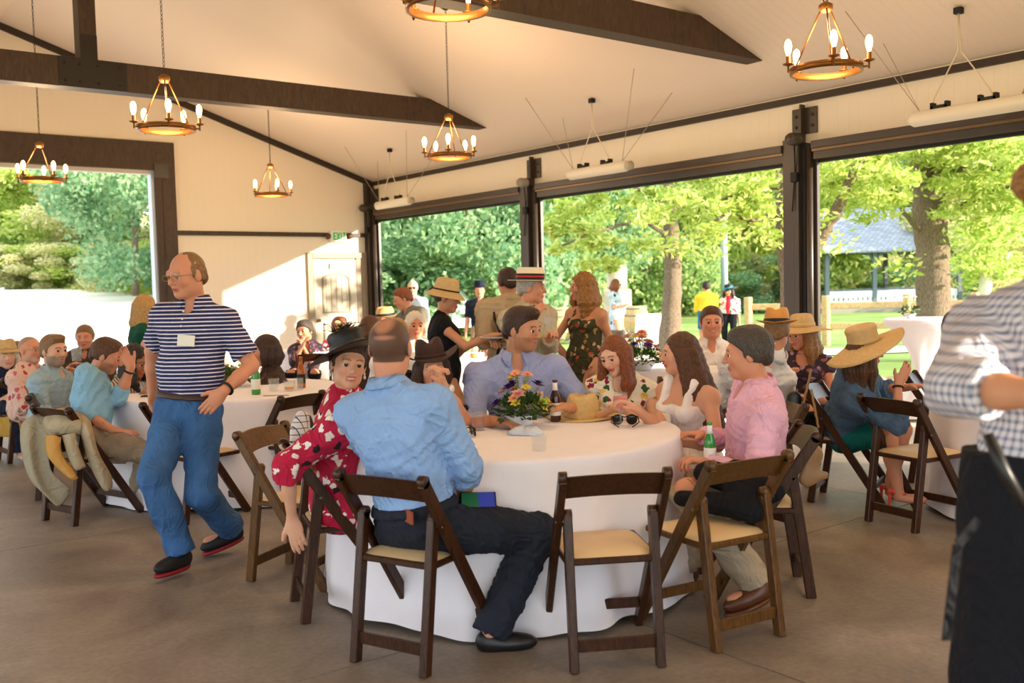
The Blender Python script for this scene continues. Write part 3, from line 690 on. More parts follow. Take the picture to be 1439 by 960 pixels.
# straw hat on the table (helper shared with worn hats)
m_straw = mat('natural_straw', '#d8b87c', .7, noise=.1, nscale=60, bump=.6, bscale=120)
def hat_mesh(M, rx, ry, h, brim, tilt_fn=None, m=None, parent=None, band=None, bandh=.03, crease=.02, name='hat', taper=.85, n=48, floppy=0, flat=False):
    """M places the hat: origin at the head opening, +y the front, +z up"""
    mb = MB()
    if flat: prof = [(1.0, 0), (.98, h*.9), (.95, h), (.6, h), (0, h)]
    else: prof = [(1.0, 0), (.99, h*.2), (.96, h*.5), (taper*1.02, h*.8), (taper*.9, h*.95), (taper*.6, h), (0, h-crease)]
    br = [(1.0, 0.0), (1.15, .0), (1.35, .0), (1.6, .0), (1.85, .0), (2.0, .0)]
    vs = []; fs = []; rows = []
    for thick in (0, 1):
        for t_ in (np.linspace(0, 1, 7)[::-1] if thick == 0 else []):
            rows.append(('b', t_, .0))
        if thick == 0:
            for r, z in prof: rows.append(('c', r, z))
    for kind, r, z in rows:
        for k in range(n):
            a = 2*math.pi*k/n; ca, sa = math.cos(a), math.sin(a)
            if kind == 'b':
                bw = brim*r; x = (rx+bw)*ca; y = (ry+bw)*sa; zz = (tilt_fn(a, r) if tilt_fn else 0)+.003
            else:
                x = rx*r*ca; y = ry*r*sa; zz = z
                if crease and z > h*.7 and not flat: zz -= crease*.8*math.exp(-(x/(rx*.35))**2)*(1 if r > .1 else .3)
            vs.append((x, y, zz))
    nr = len(rows)
    for j in range(nr-1):
        for k in range(n):
            a = j*n+k; b_ = j*n+(k+1) % n; fs.append((a, b_, b_+n, a+n))
    mb.add([M @ Vector(v) for v in vs], fs, 0, True)
    o = mb.build(name, m or m_straw, parent)
    sm = o.modifiers.new('thickness', 'SOLIDIFY'); sm.thickness = .004
    if band:
        bands = band if isinstance(band, list) else [(band, 0, bandh)]
        for bm_, z0, z1 in bands:
            mb = MB(); mb.lathe([(1.0*rx+.004, z0+.002), (1.0*rx+.006, z0+.004), ((.99 if flat else .97)*rx+.006, z1), ((.985 if flat else .96)*rx+.003, z1+.002)], n, M=M, fn=lambda p, a, j: Vector((p.x, p.y*(ry+.005)/(rx+.005), p.z)))
            mb.build('hat_band', bm_, o)
    return o
hp = put(819, 586)
o = hat_mesh(Matrix.Identity(4), .095, .112, .135, .105, lambda a, r: .012*r*abs(math.cos(a))**2, m_straw, None, m_straw, name='straw_hat', crease=.022)
o.location = hp; o.rotation_euler = (0, 0, -1.0); tag(o, 'natural straw hat lying on the main table beside the beer bottle', 'hat')
# beige blazer draped over a chair back
m_blz = cloth('beige_wool', '#b0a083'); m_lin = cloth('ochre_lining', '#c9964e'); m_blz2 = cloth('grey_beige_wool', '#a69c84')

bouquet('small sprig in a clear vase on the tall cocktail table', Vector((ck.x-.15, ck.y+.05, ck.z+.003)), .10, .22, ['cream', 'yellow'], 17, n_leaf=50, blooms=5, tall=5)
# ------------------------------------------------------------------ outdoors
m_lawn = mat('lawn_grass', '#7f9455', .9, spec=.1); nt, b = nodes(m_lawn)
t_ = tex(nt, 'ShaderNodeTexNoise', .35, Detail=8, Roughness=.7); r_ = ramp(nt, [(.3, '#6f8a4c'), (.55, '#8da35c'), (.75, '#b3ad74')]); nt.links.new(t_.outputs['Fac'], r_.inputs[0]); nt.links.new(r_.outputs[0], b.inputs['Base Color'])
m_grav = mat('pale_gravel', '#e6dfd0', .95, spec=.1, noise=.05, nscale=2)
m_mulch = mat('wood_chip_mulch', '#7c6450', .95, spec=.05); nt, b = nodes(m_mulch)
t_ = tex(nt, 'ShaderNodeTexVoronoi', 14); r_ = ramp(nt, [(0, '#3c2c20'), (.35, '#7c6350'), (.7, '#c4ab8e')]); nt.links.new(t_.outputs['Color'], r_.inputs[0]); nt.links.new(r_.outputs[0], b.inputs['Base Color'])
m_road = mat('dry_dirt_track', '#c9a27c', .95, spec=.1, noise=.1, nscale=1)
m_slab = mat('pale_threshold_concrete', '#bdb6a6', .7, noise=.08)
struct(MB().box(-80, 120, -60, 140, -.6, -.08).build('ground', m_lawn))
struct(MB().box(XR+.36, XR+1.1, -3, 17, -.3, -.01).build('threshold_slab', m_slab))
struct(MB().box(XR+1.1, XR+5.0, -3, 19, -.3, -.03).build('mulch_bed', m_mulch))
struct(MB().box(XL-6, XL-.15, -6, 22, -.3, -.015).build('yard_left', m_grav))
yb = MB(); yb.add([(-60, YB+.15, -.02), (9.3, YB+.15, -.02), (9.3, 24, .0), (-60, 24, 0), (-60, 58, 2.0), (9.3+14, 58, 2.0)], [(0, 1, 2, 3), (3, 2, 5, 4)])
struct(yb.build('gravel_yard', m_grav))
# dirt track beyond the lawn, behind the fence
c0 = on_z(850, 424); c1 = on_z(1439, 411)
dd = (c1-c0).normalized(); nn = Vector((-dd.y, dd.x, 0))
def strip(name, pa, pb, wid, z, m, ext=30):
    a = on_z(*pa); b_ = on_z(*pb); d = (b_-a).normalized(); n_ = Vector((-d.y, d.x, 0)); a = a-d*ext; b_ = b_+d*ext
    q = [a, b_, b_+n_*wid, a+n_*wid]; o = MB().add([(v.x, v.y, z) for v in q], [(0, 1, 2, 3)]).build(name, m); return struct(o)
strip('dirt_track', (700, 434), (1300, 420), 9, -.06, m_road, 10)
strip('dirt_track', (700, 512), (1300, 490), 1.6, -.055, m_grav, 4)
# split rail fence
m_rail = wood('weathered_rail', '#a98a62', '#d0b184', .8, (3, 3, 3)); m_grey = wood('grey_post_wood', '#6f665c', '#948a7c', .8, (3, 3, 3))
def rail_fence(label, pts, h, rails, m, pw=.16, open_end=True):
    F_ = thing('rail_fence', label, 'fence', (pts[0].x, pts[0].y, 0)); o = Vector((pts[0].x, pts[0].y, 0))
    for p in pts:
        q = p-o; q.z = 0
        MB().box(q.x-pw/2, q.x+pw/2, q.y-pw/2, q.y+pw/2, -.1, h, bev=.02).build('post', m, F_)
    for a, b_ in zip(pts, pts[1:]):
        for z in rails:
            A = a-o; B = b_-o; A.z = B.z = z
            MB().bar(A, B, .05, .15, side=(b_-a).cross(Vector((0, 0, 1))), bev=.015).build('rail', m, F_)
pa = on_z(1275, 480); pb = on_z(1052, 482); dv = pb-pa; dv.z = 0; nseg = dv.length
step = dv/2
rail_fence('honey-coloured split rail fence crossing the lawn behind the trees', [pa-step*1.6, pa-step*.8, pa, pa+step, pa+step*2], 1.10, (.38, .86), m_rail)
gp_ = on_z(778, 525, 0)
rail_fence('short grey wooden rail beside the man in the boater hat', [Vector((9.15, 9.35, 0)), Vector((9.15, 10.3, 0))], .88, (.8,), m_grey, .12)

# trees -------------------------------------------------------------
def leaf_mat(name, c1, c2, c3, tl=.45):
    m = bpy.data.materials.new(name); m.use_nodes = True; nt = m.node_tree; nt.nodes.clear()
    out = nt.nodes.new('ShaderNodeOutputMaterial'); mix = nt.nodes.new('ShaderNodeMixShader'); d = nt.nodes.new('ShaderNodeBsdfDiffuse'); t = nt.nodes.new('ShaderNodeBsdfTranslucent')
    g = nt.nodes.new('ShaderNodeNewGeometry'); r = ramp(nt, [(0, c1), (.5, c2), (1, c3)])
    nt.links.new(g.outputs['Random Per Island'], r.inputs[0]); nt.links.new(r.outputs[0], d.inputs[0]); nt.links.new(r.outputs[0], t.inputs[0])
    mix.inputs[0].default_value = tl; nt.links.new(d.outputs[0], mix.inputs[1]); nt.links.new(t.outputs[0], mix.inputs[2]); nt.links.new(mix.outputs[0], out.inputs[0]); return m
LM = dict(bright=leaf_mat('bright_leaves', '#93b04a', '#bccd6a', '#e6e69a'), mid=leaf_mat('mid_leaves', '#7d9f66', '#a2bc78', '#cbd892'), cool=leaf_mat('cool_leaves', '#6f9a72', '#93b588', '#bcd2a2'), gold=leaf_mat('golden_leaves', '#bcc07c', '#dcd6a0', '#f2eac4'))  # leaf colours made paler, with the outdoor haze put into them
m_bark = mat('grey_brown_bark', '#9a8672', .95, spec=.1); nt, b = nodes(m_bark)
t_ = tex(nt, 'ShaderNodeTexNoise', (14, 14, 3), Detail=6, Roughness=.7); r_ = ramp(nt, [(.35, '#705e50'), (.6, '#a89480'), (.8, '#cbb8a4')]); nt.links.new(t_.outputs['Fac'], r_.inputs[0]); nt.links.new(r_.outputs[0], b.inputs['Base Color'])
bp = nt.nodes.new('ShaderNodeBump'); bp.inputs['Distance'].default_value = .05; nt.links.new(t_.outputs['Fac'], bp.inputs['Height']); nt.links.new(bp.outputs[0], b.inputs['Normal'])
m_pbark = mat('pale_bark', '#d8ccb8', .9, noise=.1)
def leaves(n, centers, radii, size, seed, aspect=.55):
    g = np.random.default_rng(seed); ci = g.integers(0, len(centers), n); c = np.array(centers)[ci]; r = np.array(radii)[ci]
    u = g.normal(size=(n, 3)); u /= np.linalg.norm(u, axis=1)[:, None]; u *= g.random((n, 1))**.45
    p = c+u*r
    a = g.normal(size=(n, 3)); a[:, 2] *= .7; a /= np.linalg.norm(a, axis=1)[:, None]
    bb = np.cross(a, g.normal(size=(n, 3))); bb /= np.linalg.norm(bb, axis=1)[:, None]
    s = size*g.uniform(.6, 1.3, (n, 1)); A = a*s; B = bb*s*aspect
    V = np.stack([p-A, p+B*.9, p+A, p-B*.9], 1).reshape(-1, 3)
    me = bpy.data.meshes.new('foliage'); me.vertices.add(4*n); me.vertices.foreach_set('co', V.astype(np.float32).ravel())
    me.loops.add(4*n); me.loops.foreach_set('vertex_index', np.arange(4*n, dtype=np.int32)); me.polygons.add(n)
    me.polygons.foreach_set('loop_start', np.arange(0, 4*n, 4, dtype=np.int32)); me.polygons.foreach_set('loop_total', np.full(n, 4, dtype=np.int32)); me.update(calc_edges=True); me.validate()
    return me
def inst(name, me, m, parent):
    me2 = me
    if not me2.materials: me2.materials.append(m)
    o = bpy.data.objects.new(name, me2); COL.objects.link(o); o.parent = parent; return o
CROWN = {}
def crown(kind, v):
    k = (kind, v)
    if k not in CROWN:
        g = np.random.default_rng(v*7+3); cs = []; rs = []
        for i in range(44):
            a = g.uniform(0, 6.28); h = g.uniform(0, 1); rr_ = (1-.55*abs(h-.4))*g.uniform(.35, .9)
            cs.append((rr_*math.cos(a), rr_*math.sin(a), h*1.5)); q = g.uniform(.14, .32); rs.append((q, q, q*.8))
        CROWN[k] = leaves(24000, cs, rs, .027, v, .6); CROWN[k].materials.append(LM[kind])
    return CROWN[k]
BGT = ['{} tree behind the lawn, {}']
def bg_tree(px_, Z, Rr, H, kind, v, label, base_z=-.1, trunk=True, tw=.18):
    p = at(px_, 400, Z); T_ = thing('leafy_tree', label, 'tree', (p.x, p.y, base_z), 0, 'trees beyond the lawn')
    if trunk: MB().tube([(0, 0, -.1), (.1, 0, H*.3), (.0, .1, H*.6)], [tw, tw*.8, tw*.4], 8).build('trunk', m_bark, T_)
    c = inst('foliage', crown(kind, v), None, T_); c.scale = (Rr, Rr, H/1.75); c.location = (0, 0, H*.08); c.rotation_euler = (0, 0, v*1.7+px_)
rnd = random.Random(21)
cn = {'cool': 'cool green', 'mid': 'mid green', 'bright': 'bright yellow-green', 'gold': 'pale golden'}
def seen(px_):
    if px_ < 240: return 'through the big back opening'
    if px_ < 760: return 'through the far right bay'
    if px_ < 1115: return 'through the middle bay'
    return 'through the near right bay'
TREES = [(-10, 75, 9, 11, 'bright', 0), (45, 62, 6.5, 9, 'bright', 1), (95, 70, 7, 10.5, 'mid', 2), (150, 60, 5, 8.0, 'gold', 3), (190, 46, 5.0, 10.5, 'cool', 4), (245, 60, 6, 12, 'mid', 0), (20, 90, 12, 13, 'mid', 1),
 (110, 95, 12, 12, 'gold', 2), 
 (555, 42, 4.5, 8, 'mid', 1), (600, 36, 4.5, 9.5, 'cool', 2), (660, 33, 4.6, 10, 'cool', 3), (715, 36, 4.2, 9.5, 'mid', 4), (765, 40, 5, 11, 'cool', 0), (630, 52, 8, 14, 'mid', 3), (730, 55, 9, 15, 'cool', 1),
 (810, 44, 5, 11, 'mid', 1), (860, 50, 6, 11, 'bright', 2), (905, 46, 5, 10, 'mid', 3), (960, 55, 7, 14, 'bright', 4), (1010, 60, 5, 8, 'gold', 0), (1050, 56, 6, 12, 'mid', 1), (1100, 50, 6, 13, 'bright', 2), (880, 70, 12, 18, 'mid', 4), (1020, 75, 13, 20, 'bright', 3), (1120, 72, 10, 16, 'mid', 0),
 (1175, 75, 9, 15, 'bright', 3), (1230, 78, 9, 14, 'mid', 4), (1285, 80, 10, 15, 'bright', 0), (1350, 70, 9, 13, 'bright', 1), (1420, 66, 9, 14, 'bright', 2), (1480, 75, 10, 14, 'mid', 3), (520, 60, 8, 13, 'mid', 0), (1390, 44, 4, 6.5, 'gold', 4)]
for px_, Z, Rr, H, kd, v in TREES:
    bz = 1.6 if px_ < 250 else -.1
    bg_tree(px_, Z, Rr, H, kd, v, cn[kd]+' leafy tree beyond the lawn, seen '+seen(px_), bz)
# low shrubs along the far edge
for i, (px_, Z, kd) in enumerate([(560, 32, 'cool'), (620, 34, 'mid'), (700, 34, 'mid'), (800, 46, 'gold'), (850, 46, 'mid'), (880, 48, 'gold'), (985, 50, 'gold'), (1035, 50, 'gold'), (1090, 48, 'cool'), (1180, 62, 'mid'), (1240, 64, 'gold'), (1310, 60, 'cool'), (1350, 52, 'cool'), (1430, 56, 'mid'), (20, 56, 'bright'), (80, 56, 'gold'), (130, 56, 'bright'), (180, 54, 'gold'), (225, 52, 'bright'), (-20, 56, 'gold')]):
    p = at(px_, 400, Z); S_ = thing('leafy_shrub', cn[kd]+' low shrub at the edge of the lawn, seen '+seen(px_), 'shrub', (p.x, p.y, 1.6 if px_ < 250 else -.1), 0, 'shrubs at the lawn edge')
    c = inst('foliage', crown(kd, i % 5), None, S_); c.scale = (3.6, 3.6, 1.9); c.rotation_euler = (0, 0, i*1.3)
# the three near trees, branch by branch
def near_tree(label, base, limbs, kind, nleaf, size, spread, seed, bark=None, extra=[]):
    T_ = thing('shade_tree', label, 'tree', (base.x, base.y, -.1)); o = Vector((base.x, base.y, -.1)); ends = []
    g = random.Random(seed)
    first = True
    for lb in limbs:
        pts = [at(*q[:3])-o for q in lb]; rs = [q[3] for q in lb]
        if first: pts[0].z = 0; first = False
        # smooth resample
        P = []; R_ = []
        for i in range(len(pts)-1):
            for k in range(5):
                t = k/5; P.append(pts[i].lerp(pts[i+1], t)+Vector((g.uniform(-1, 1), g.uniform(-1, 1), g.uniform(-1, 1)))*.02*(1 if (i or k) else 0)); R_.append(rs[i]*(1-t)+rs[i+1]*t)
        P.append(pts[-1]); R_.append(rs[-1])
        MB().tube(P, R_, 14).build('trunk' if lb is limbs[0] else 'limb', bark or m_bark, T_)
        ends += P[len(P)//2:] if lb is not limbs[0] else P[-3:]
    cs = []; rs = []
    for e in ends:
        for k in range(3):
            c = e+Vector((g.uniform(-1, 1), g.uniform(-1, 1), g.uniform(-.6, .8)))*spread; cs.append(tuple(c)); q = g.uniform(.35, .8)*spread*.6; rs.append((q, q, q*.5))
    for e in extra:
        c = at(*e[:3])-o; cs.append(tuple(c)); rs.append((e[3], e[3], e[3]*.55))
    if nleaf:
        me = leaves(nleaf, cs, rs, size, seed, .42); me.materials.append(LM[kind]); inst('foliage', me, None, T_)
b1 = at(1312, 400, 18)
near_tree('large forked shade tree with broad rough trunk, behind the cocktail table', b1, [
  [(1310, 497, 18, .36), (1311, 430, 18, .31), (1310, 360, 18, .30), (1306, 300, 18, .30), (1303, 262, 18, .24)],
  [(1308, 300, 18, .22), (1296, 240, 18, .19), (1284, 190, 18.2, .16), (1272, 120, 18.5, .12), (1250, 40, 19, .07)],
  [(1308, 320, 18, .22), (1318, 262, 17.9, .17), (1330, 220, 17.6, .13), (1352, 170, 17, .10), (1390, 110, 16.5, .06)],
  [(1322, 262, 17.9, .10), (1338, 240, 17.5, .06), (1370, 236, 17, .05), (1420, 238, 16.4, .035), (1480, 230, 16, .02)],
  [(1300, 330, 18, .06), (1270, 300, 17.5, .04), (1245, 250, 17, .03), (1225, 200, 16.5, .02)],
  [(1330, 300, 18, .06), (1372, 280, 17.3, .045), (1410, 262, 16.8, .03), (1450, 268, 16.3, .02)]], 'bright', 13000, .08, 1.0, 31,
  extra=[(x, y, z, .55) for x, y, z in [(1240, 215, 17), (1260, 260, 17), (1225, 240, 16.5), (1380, 310, 17), (1400, 290, 16.6), (1360, 260, 17), (1420, 330, 16.5), (1390, 350, 17), (1262, 372, 17.2), (1430, 220, 16), (1340, 200, 17), (1200, 215, 17), (1355, 330, 17.5), (1180, 235, 17.2), (1415, 200, 15.5), (1260, 205, 16), (1405, 372, 17), (1435, 300, 15.5)]])
b2 = at(943, 400, 21)
near_tree('slim straight shade tree in the middle bay, beside the white draped table', b2, [
  [(941, 492, 21, .26), (943, 440, 21, .21), (945, 390, 21, .19), (942, 320, 21, .17), (936, 250, 21, .14), (930, 180, 21, .1), (925, 60, 21, .05)],
  [(941, 330, 21, .05), (900, 310, 20.5, .04), (850, 322, 20, .03), (790, 345, 19.6, .02)],
  [(938, 260, 21, .05), (980, 235, 20.5, .04), (1040, 230, 20, .02)],
  [(936, 290, 21, .05), (880, 255, 20.4, .035), (800, 262, 20, .02)]], 'bright', 8000, .085, .9, 32,
  extra=[(x, y, z, .6) for x, y, z in [(985, 300, 20), (1010, 330, 20), (905, 345, 20.5), (1000, 270, 20), (860, 300, 20), (1060, 260, 20), (990, 350, 20.5), (820, 255, 20), (905, 270, 20), (960, 255, 20), (1070, 320, 20)]])
b3 = at(1112, 400, 16)
near_tree('leaning tree half hidden behind the large bronze post', b3, [
  [(1113, 520, 16, .24), (1112, 460, 16, .19), (1112, 400, 16, .18), (1106, 330, 16, .2), (1106, 290, 16, .17), (1104, 240, 16, .15), (1098, 160, 16, .12), (1090, 20, 16, .06)],
  [(1122, 400, 16, .12), (1145, 352, 16, .11), (1160, 322, 16, .10), (1178, 290, 15.8, .095), (1196, 250, 15.6, .08), (1220, 205, 15.4, .07), (1260, 120, 15, .04)],
  [(1105, 300, 16, .05), (1060, 310, 15.6, .035), (1020, 300, 15.2, .025), (985, 330, 15, .012)],
  [(1104, 262, 16, .05), (1060, 262, 15.6, .035), (1000, 285, 15.2, .02)]], 'bright', 6500, .075, .8, 33,
  extra=[(x, y, z, .5) for x, y, z in [(1060, 290, 15.6), (1030, 270, 15.4), (1080, 330, 15.8), (1040, 320, 15.5), (1170, 245, 15.8), (1165, 340, 15.8), (1200, 230, 15.6)]])
near_tree('pale-barked small tree at the far right of the lawn', at(1382, 400, 34), [
  [(1383, 424, 34, .25), (1384, 400, 34, .22), (1386, 385, 34, .18)],
  [(1385, 392, 34, .14), (1376, 370, 34, .10), (1360, 345, 34, .06)], [(1386, 392, 34, .14), (1394, 365, 34, .10), (1400, 335, 34, .06)], [(1386, 395, 34, .1), (1405, 375, 34, .08), (1420, 355, 34, .05)]], 'bright', 2500, .14, 1.2, 34, m_pbark)
# pole
pq = at(1018, 400, 40); tag(MB().tube([(0, 0, -.1), (0, 0, 4.2)], .14, 12).build('utility_pole', mat('blue_grey_pole', '#9aa6b4', .6), None, (pq.x, pq.y, 0)), 'pale blue-grey pole among the trees in the middle bay', 'pole')
# gazebo
Zg = 44; gl = at(1156, 424, Zg); gl.z = 0
Gz = thing('gazebo', 'grey-roofed open pavilion with white cut-out railings across the lawn', 'gazebo', (gl.x, gl.y, 0), math.atan2(RH.y, RH.x))
m_gp = mat('slate_blue_paint', '#6b7480', .6); m_gw = mat('white_railing_paint', '#eef0f4', .6); m_shg = mat('grey_shingle', '#a5abb8', .85, spec=.1); nt, b = nodes(m_shg)
t_ = tex(nt, 'ShaderNodeTexBrick', 2.2); t_.inputs['Color1'].default_value = (*lin('#a9b0bd'), 1); t_.inputs['Color2'].default_value = (*lin('#8f96a4'), 1); t_.inputs['Mortar'].default_value = (*lin('#70757f'), 1); t_.inputs['Mortar Size'].default_value = .03
nt.links.new(t_.outputs['Color'], b.inputs['Base Color'])
gx = [0.2, 2.35, 4.4, 6.2]; GY = 4.0
for yy in (0, GY):
    for x in gx: MB().box(x-.09, x+.09, yy-.09, yy+.09, 0, 2.65).box(x-.06, x+.06, yy-.06, yy+.06, 2.2, 2.65).build('post', m_gp, Gz)
br = MB()
for x in gx:
    for s in (-1, 1):
        if 0 < x+s*.4 < 6.4:
            for k in range(5):
                a0_, a1_ = k*math.pi/10, (k+1)*math.pi/10; f = lambda a: (x+s*(.09+.4*(1-math.cos(a))), 0, 2.2+.42*math.sin(a))
                br.bar(f(a0_), f(a1_), .09, .07, side=(0, 1, 0))
br.build('bracket', m_gp, Gz)
MB().box(0, 6.4, -.1, .1, 2.6, 2.78).box(0, 6.4, GY-.1, GY+.1, 2.6, 2.78).box(.1, .3, 0, GY, 2.6, 2.78).box(6.1, 6.3, 0, GY, 2.6, 2.78).build('beam', m_gp, Gz)
for x0, x1 in zip(gx, gx[1:]):
    for yy in (0, GY):
        rl = MB(); rl.box(x0+.09, x1-.09, yy-.03, yy+.03, .92, .99, 1)
        n = 9
        for k in range(n):
            xa = x0+.09+(x1-x0-.18)*k/n; xb = xa+(x1-x0-.18)/n
            w_ = (xb-xa)
            rl.prism([(xa, .18), (xb, .18), (xb, .40), (xb-.045, .52), (xb, .66), (xb, .9), (xa, .9), (xa, .66), (xa+.045, .52), (xa, .40)], lambda p, t, yy=yy: (p[0], yy-.015+.03*t, p[1]))
        rl.build('railing', [m_gw, m_gp], Gz)
ov = .55; rf = MB(); x0, x1, y0, y1, ze, zr = -ov+.1, 6.4+ov, -ov, GY+ov, 2.72, 4.75
rf.add([(x0, y0, ze), (x1, y0, ze), (x1, y1, ze), (x0, y1, ze), (x0+1.2, GY/2, zr), (x1-1.2, GY/2, zr), (x0, y0, ze-.1), (x1, y0, ze-.1), (x1, y1, ze-.1), (x0, y1, ze-.1)], [(0, 1, 5, 4), (2, 3, 4, 5), (1, 2, 5), (3, 0, 4), (6, 7, 8, 9), (0, 1, 7, 6), (1, 2, 8, 7), (2, 3, 9, 8), (3, 0, 6, 9)])
rf.build('roof', m_shg, Gz)
MB().box(0, 6.4, -.1, GY+.1, -.1, .12).build('deck', mat('gazebo_deck', '#8f8a80', .8), Gz)
# wine barrels
m_bar = wood('oak_barrel', '#b08a5c', '#d6b586', .7, (8, 8, 1)); m_hoop = mat('barrel_hoop', '#8a8a86', .4, metal=.6)
for px_, py_, lab in ((787, 479, 'oak wine barrel on the lawn left of the woman in the floral dress'), (895, 478, 'oak wine barrel on the lawn beside the white draped table')):
    p = on_z(px_, py_); Bq = thing('wine_barrel', lab, 'barrel', (p.x, p.y, 0))
    MB().lathe([(0, 0), (.25, 0), (.28, .12), (.335, .33), (.345, .45), (.335, .57), (.28, .78), (.25, .9), (0, .88)], 24).build('staves', m_bar, Bq)
    for z, r in ((.06, .27), (.24, .318), (.66, .318), (.84, .27)): MB().lathe([(r+.002, z-.02), (r+.008, z-.02), (r+.008, z+.02), (r+.002, z+.02), (r+.002, z-.02)], 24).build('hoop', m_hoop, Bq)
# stone pillar/chimney shape behind the middle tree, white cone ornament, picnic table
p = on_z(925, 478); St = thing('stone_pillar', 'pale stone pillar on the lawn left of the slim tree', 'pillar', (p.x, p.y+1.5, 0))
m_st = mat('pale_stone', '#d9c9b4', .9); nt, b = nodes(m_st); t_ = tex(nt, 'ShaderNodeTexVoronoi', 3.5); r_ = ramp(nt, [(0, '#8f7f6c'), (.6, '#c2b39e')]); nt.links.new(t_.outputs['Color'], r_.inputs[0]); nt.links.new(r_.outputs[0], b.inputs['Base Color'])
MB().box(-.3, .3, -.3, .3, 0, 1.35, bev=.05).build('shaft', m_st, St); MB().box(-.24, .22, -.22, .22, 1.35, 2.0, bev=.06).build('cap', m_st, St)
p = at(1420, 418, 36); Pt = thing('picnic_table', 'dark picnic table far off beside the pale-barked tree', 'table', (p.x, p.y, 0), .4); m_pt = mat('picnic_wood', '#5a4a3c', .8)
MB().box(-1, 1, -.4, .4, .72, .78).build('tabletop', m_pt, Pt)
for s in (-1, 1):
    MB().box(-1, 1, s*.7-.13, s*.7+.13, .42, .47).build('bench', m_pt, Pt); MB().bar((s*.7, -.7, 0), (s*.7, .3, .72), .05, .1).bar((s*.7, .7, 0), (s*.7, -.3, .72), .05, .1).build('leg', m_pt, Pt)
# folded white patio umbrellas / tipi shapes beyond the far bay
p = on_z(652, 470); 
for i, (px_, py_, h, lab) in enumerate(((645, 470, 1.5, 'white peaked canopy behind the woman in the black top'), (656, 466, 2.0, 'tall thin white folded umbrella beyond the far bay'))):
    p = on_z(px_, py_); r = .9 if i == 0 else .3
    U = thing('patio_umbrella', lab, 'umbrella', (p.x, p.y, 0)); MB().tube([(0, 0, 0), (0, 0, h)], .025, 8).build('pole', m_rail, U)
    MB().lathe([(r, .25), (r*.6, h*.55), (r*.2, h*.9), (.01, h)], 16, fn=lambda q, a, j: Vector((q.x*(1+.12*math.cos(8*a)), q.y*(1+.12*math.cos(8*a)), q.z))).build('canopy', m_cloth, U)
# big boulder-like pale bush pile behind far guests
p = on_z(600, 455); Rk = thing('rock_pile', 'pale pile of rock and brush behind the man in the light shirt outside', 'rocks', (p.x, p.y, 0))
rk = MB(); rnd = random.Random(3)
for i in range(40):
    a = rnd.uniform(0, 6.28); rr_ = rnd.uniform(0, 2.2); h = max(.1, 2.1-rr_*.8)*rnd.uniform(.3, .9); s_ = rnd.uniform(.3, .7)
    rk.lathe([(0, -s_*.6), (s_*.7, -s_*.3), (s_, 0), (s_*.6, s_*.45), (0, s_*.6)], 7, c=(rr_*math.cos(a), rr_*math.sin(a), h), fn=None, smooth=False)
rk.build('boulders', mat('pale_rock', '#ddd2c4', .9, noise=.12, nscale=3), Rk)
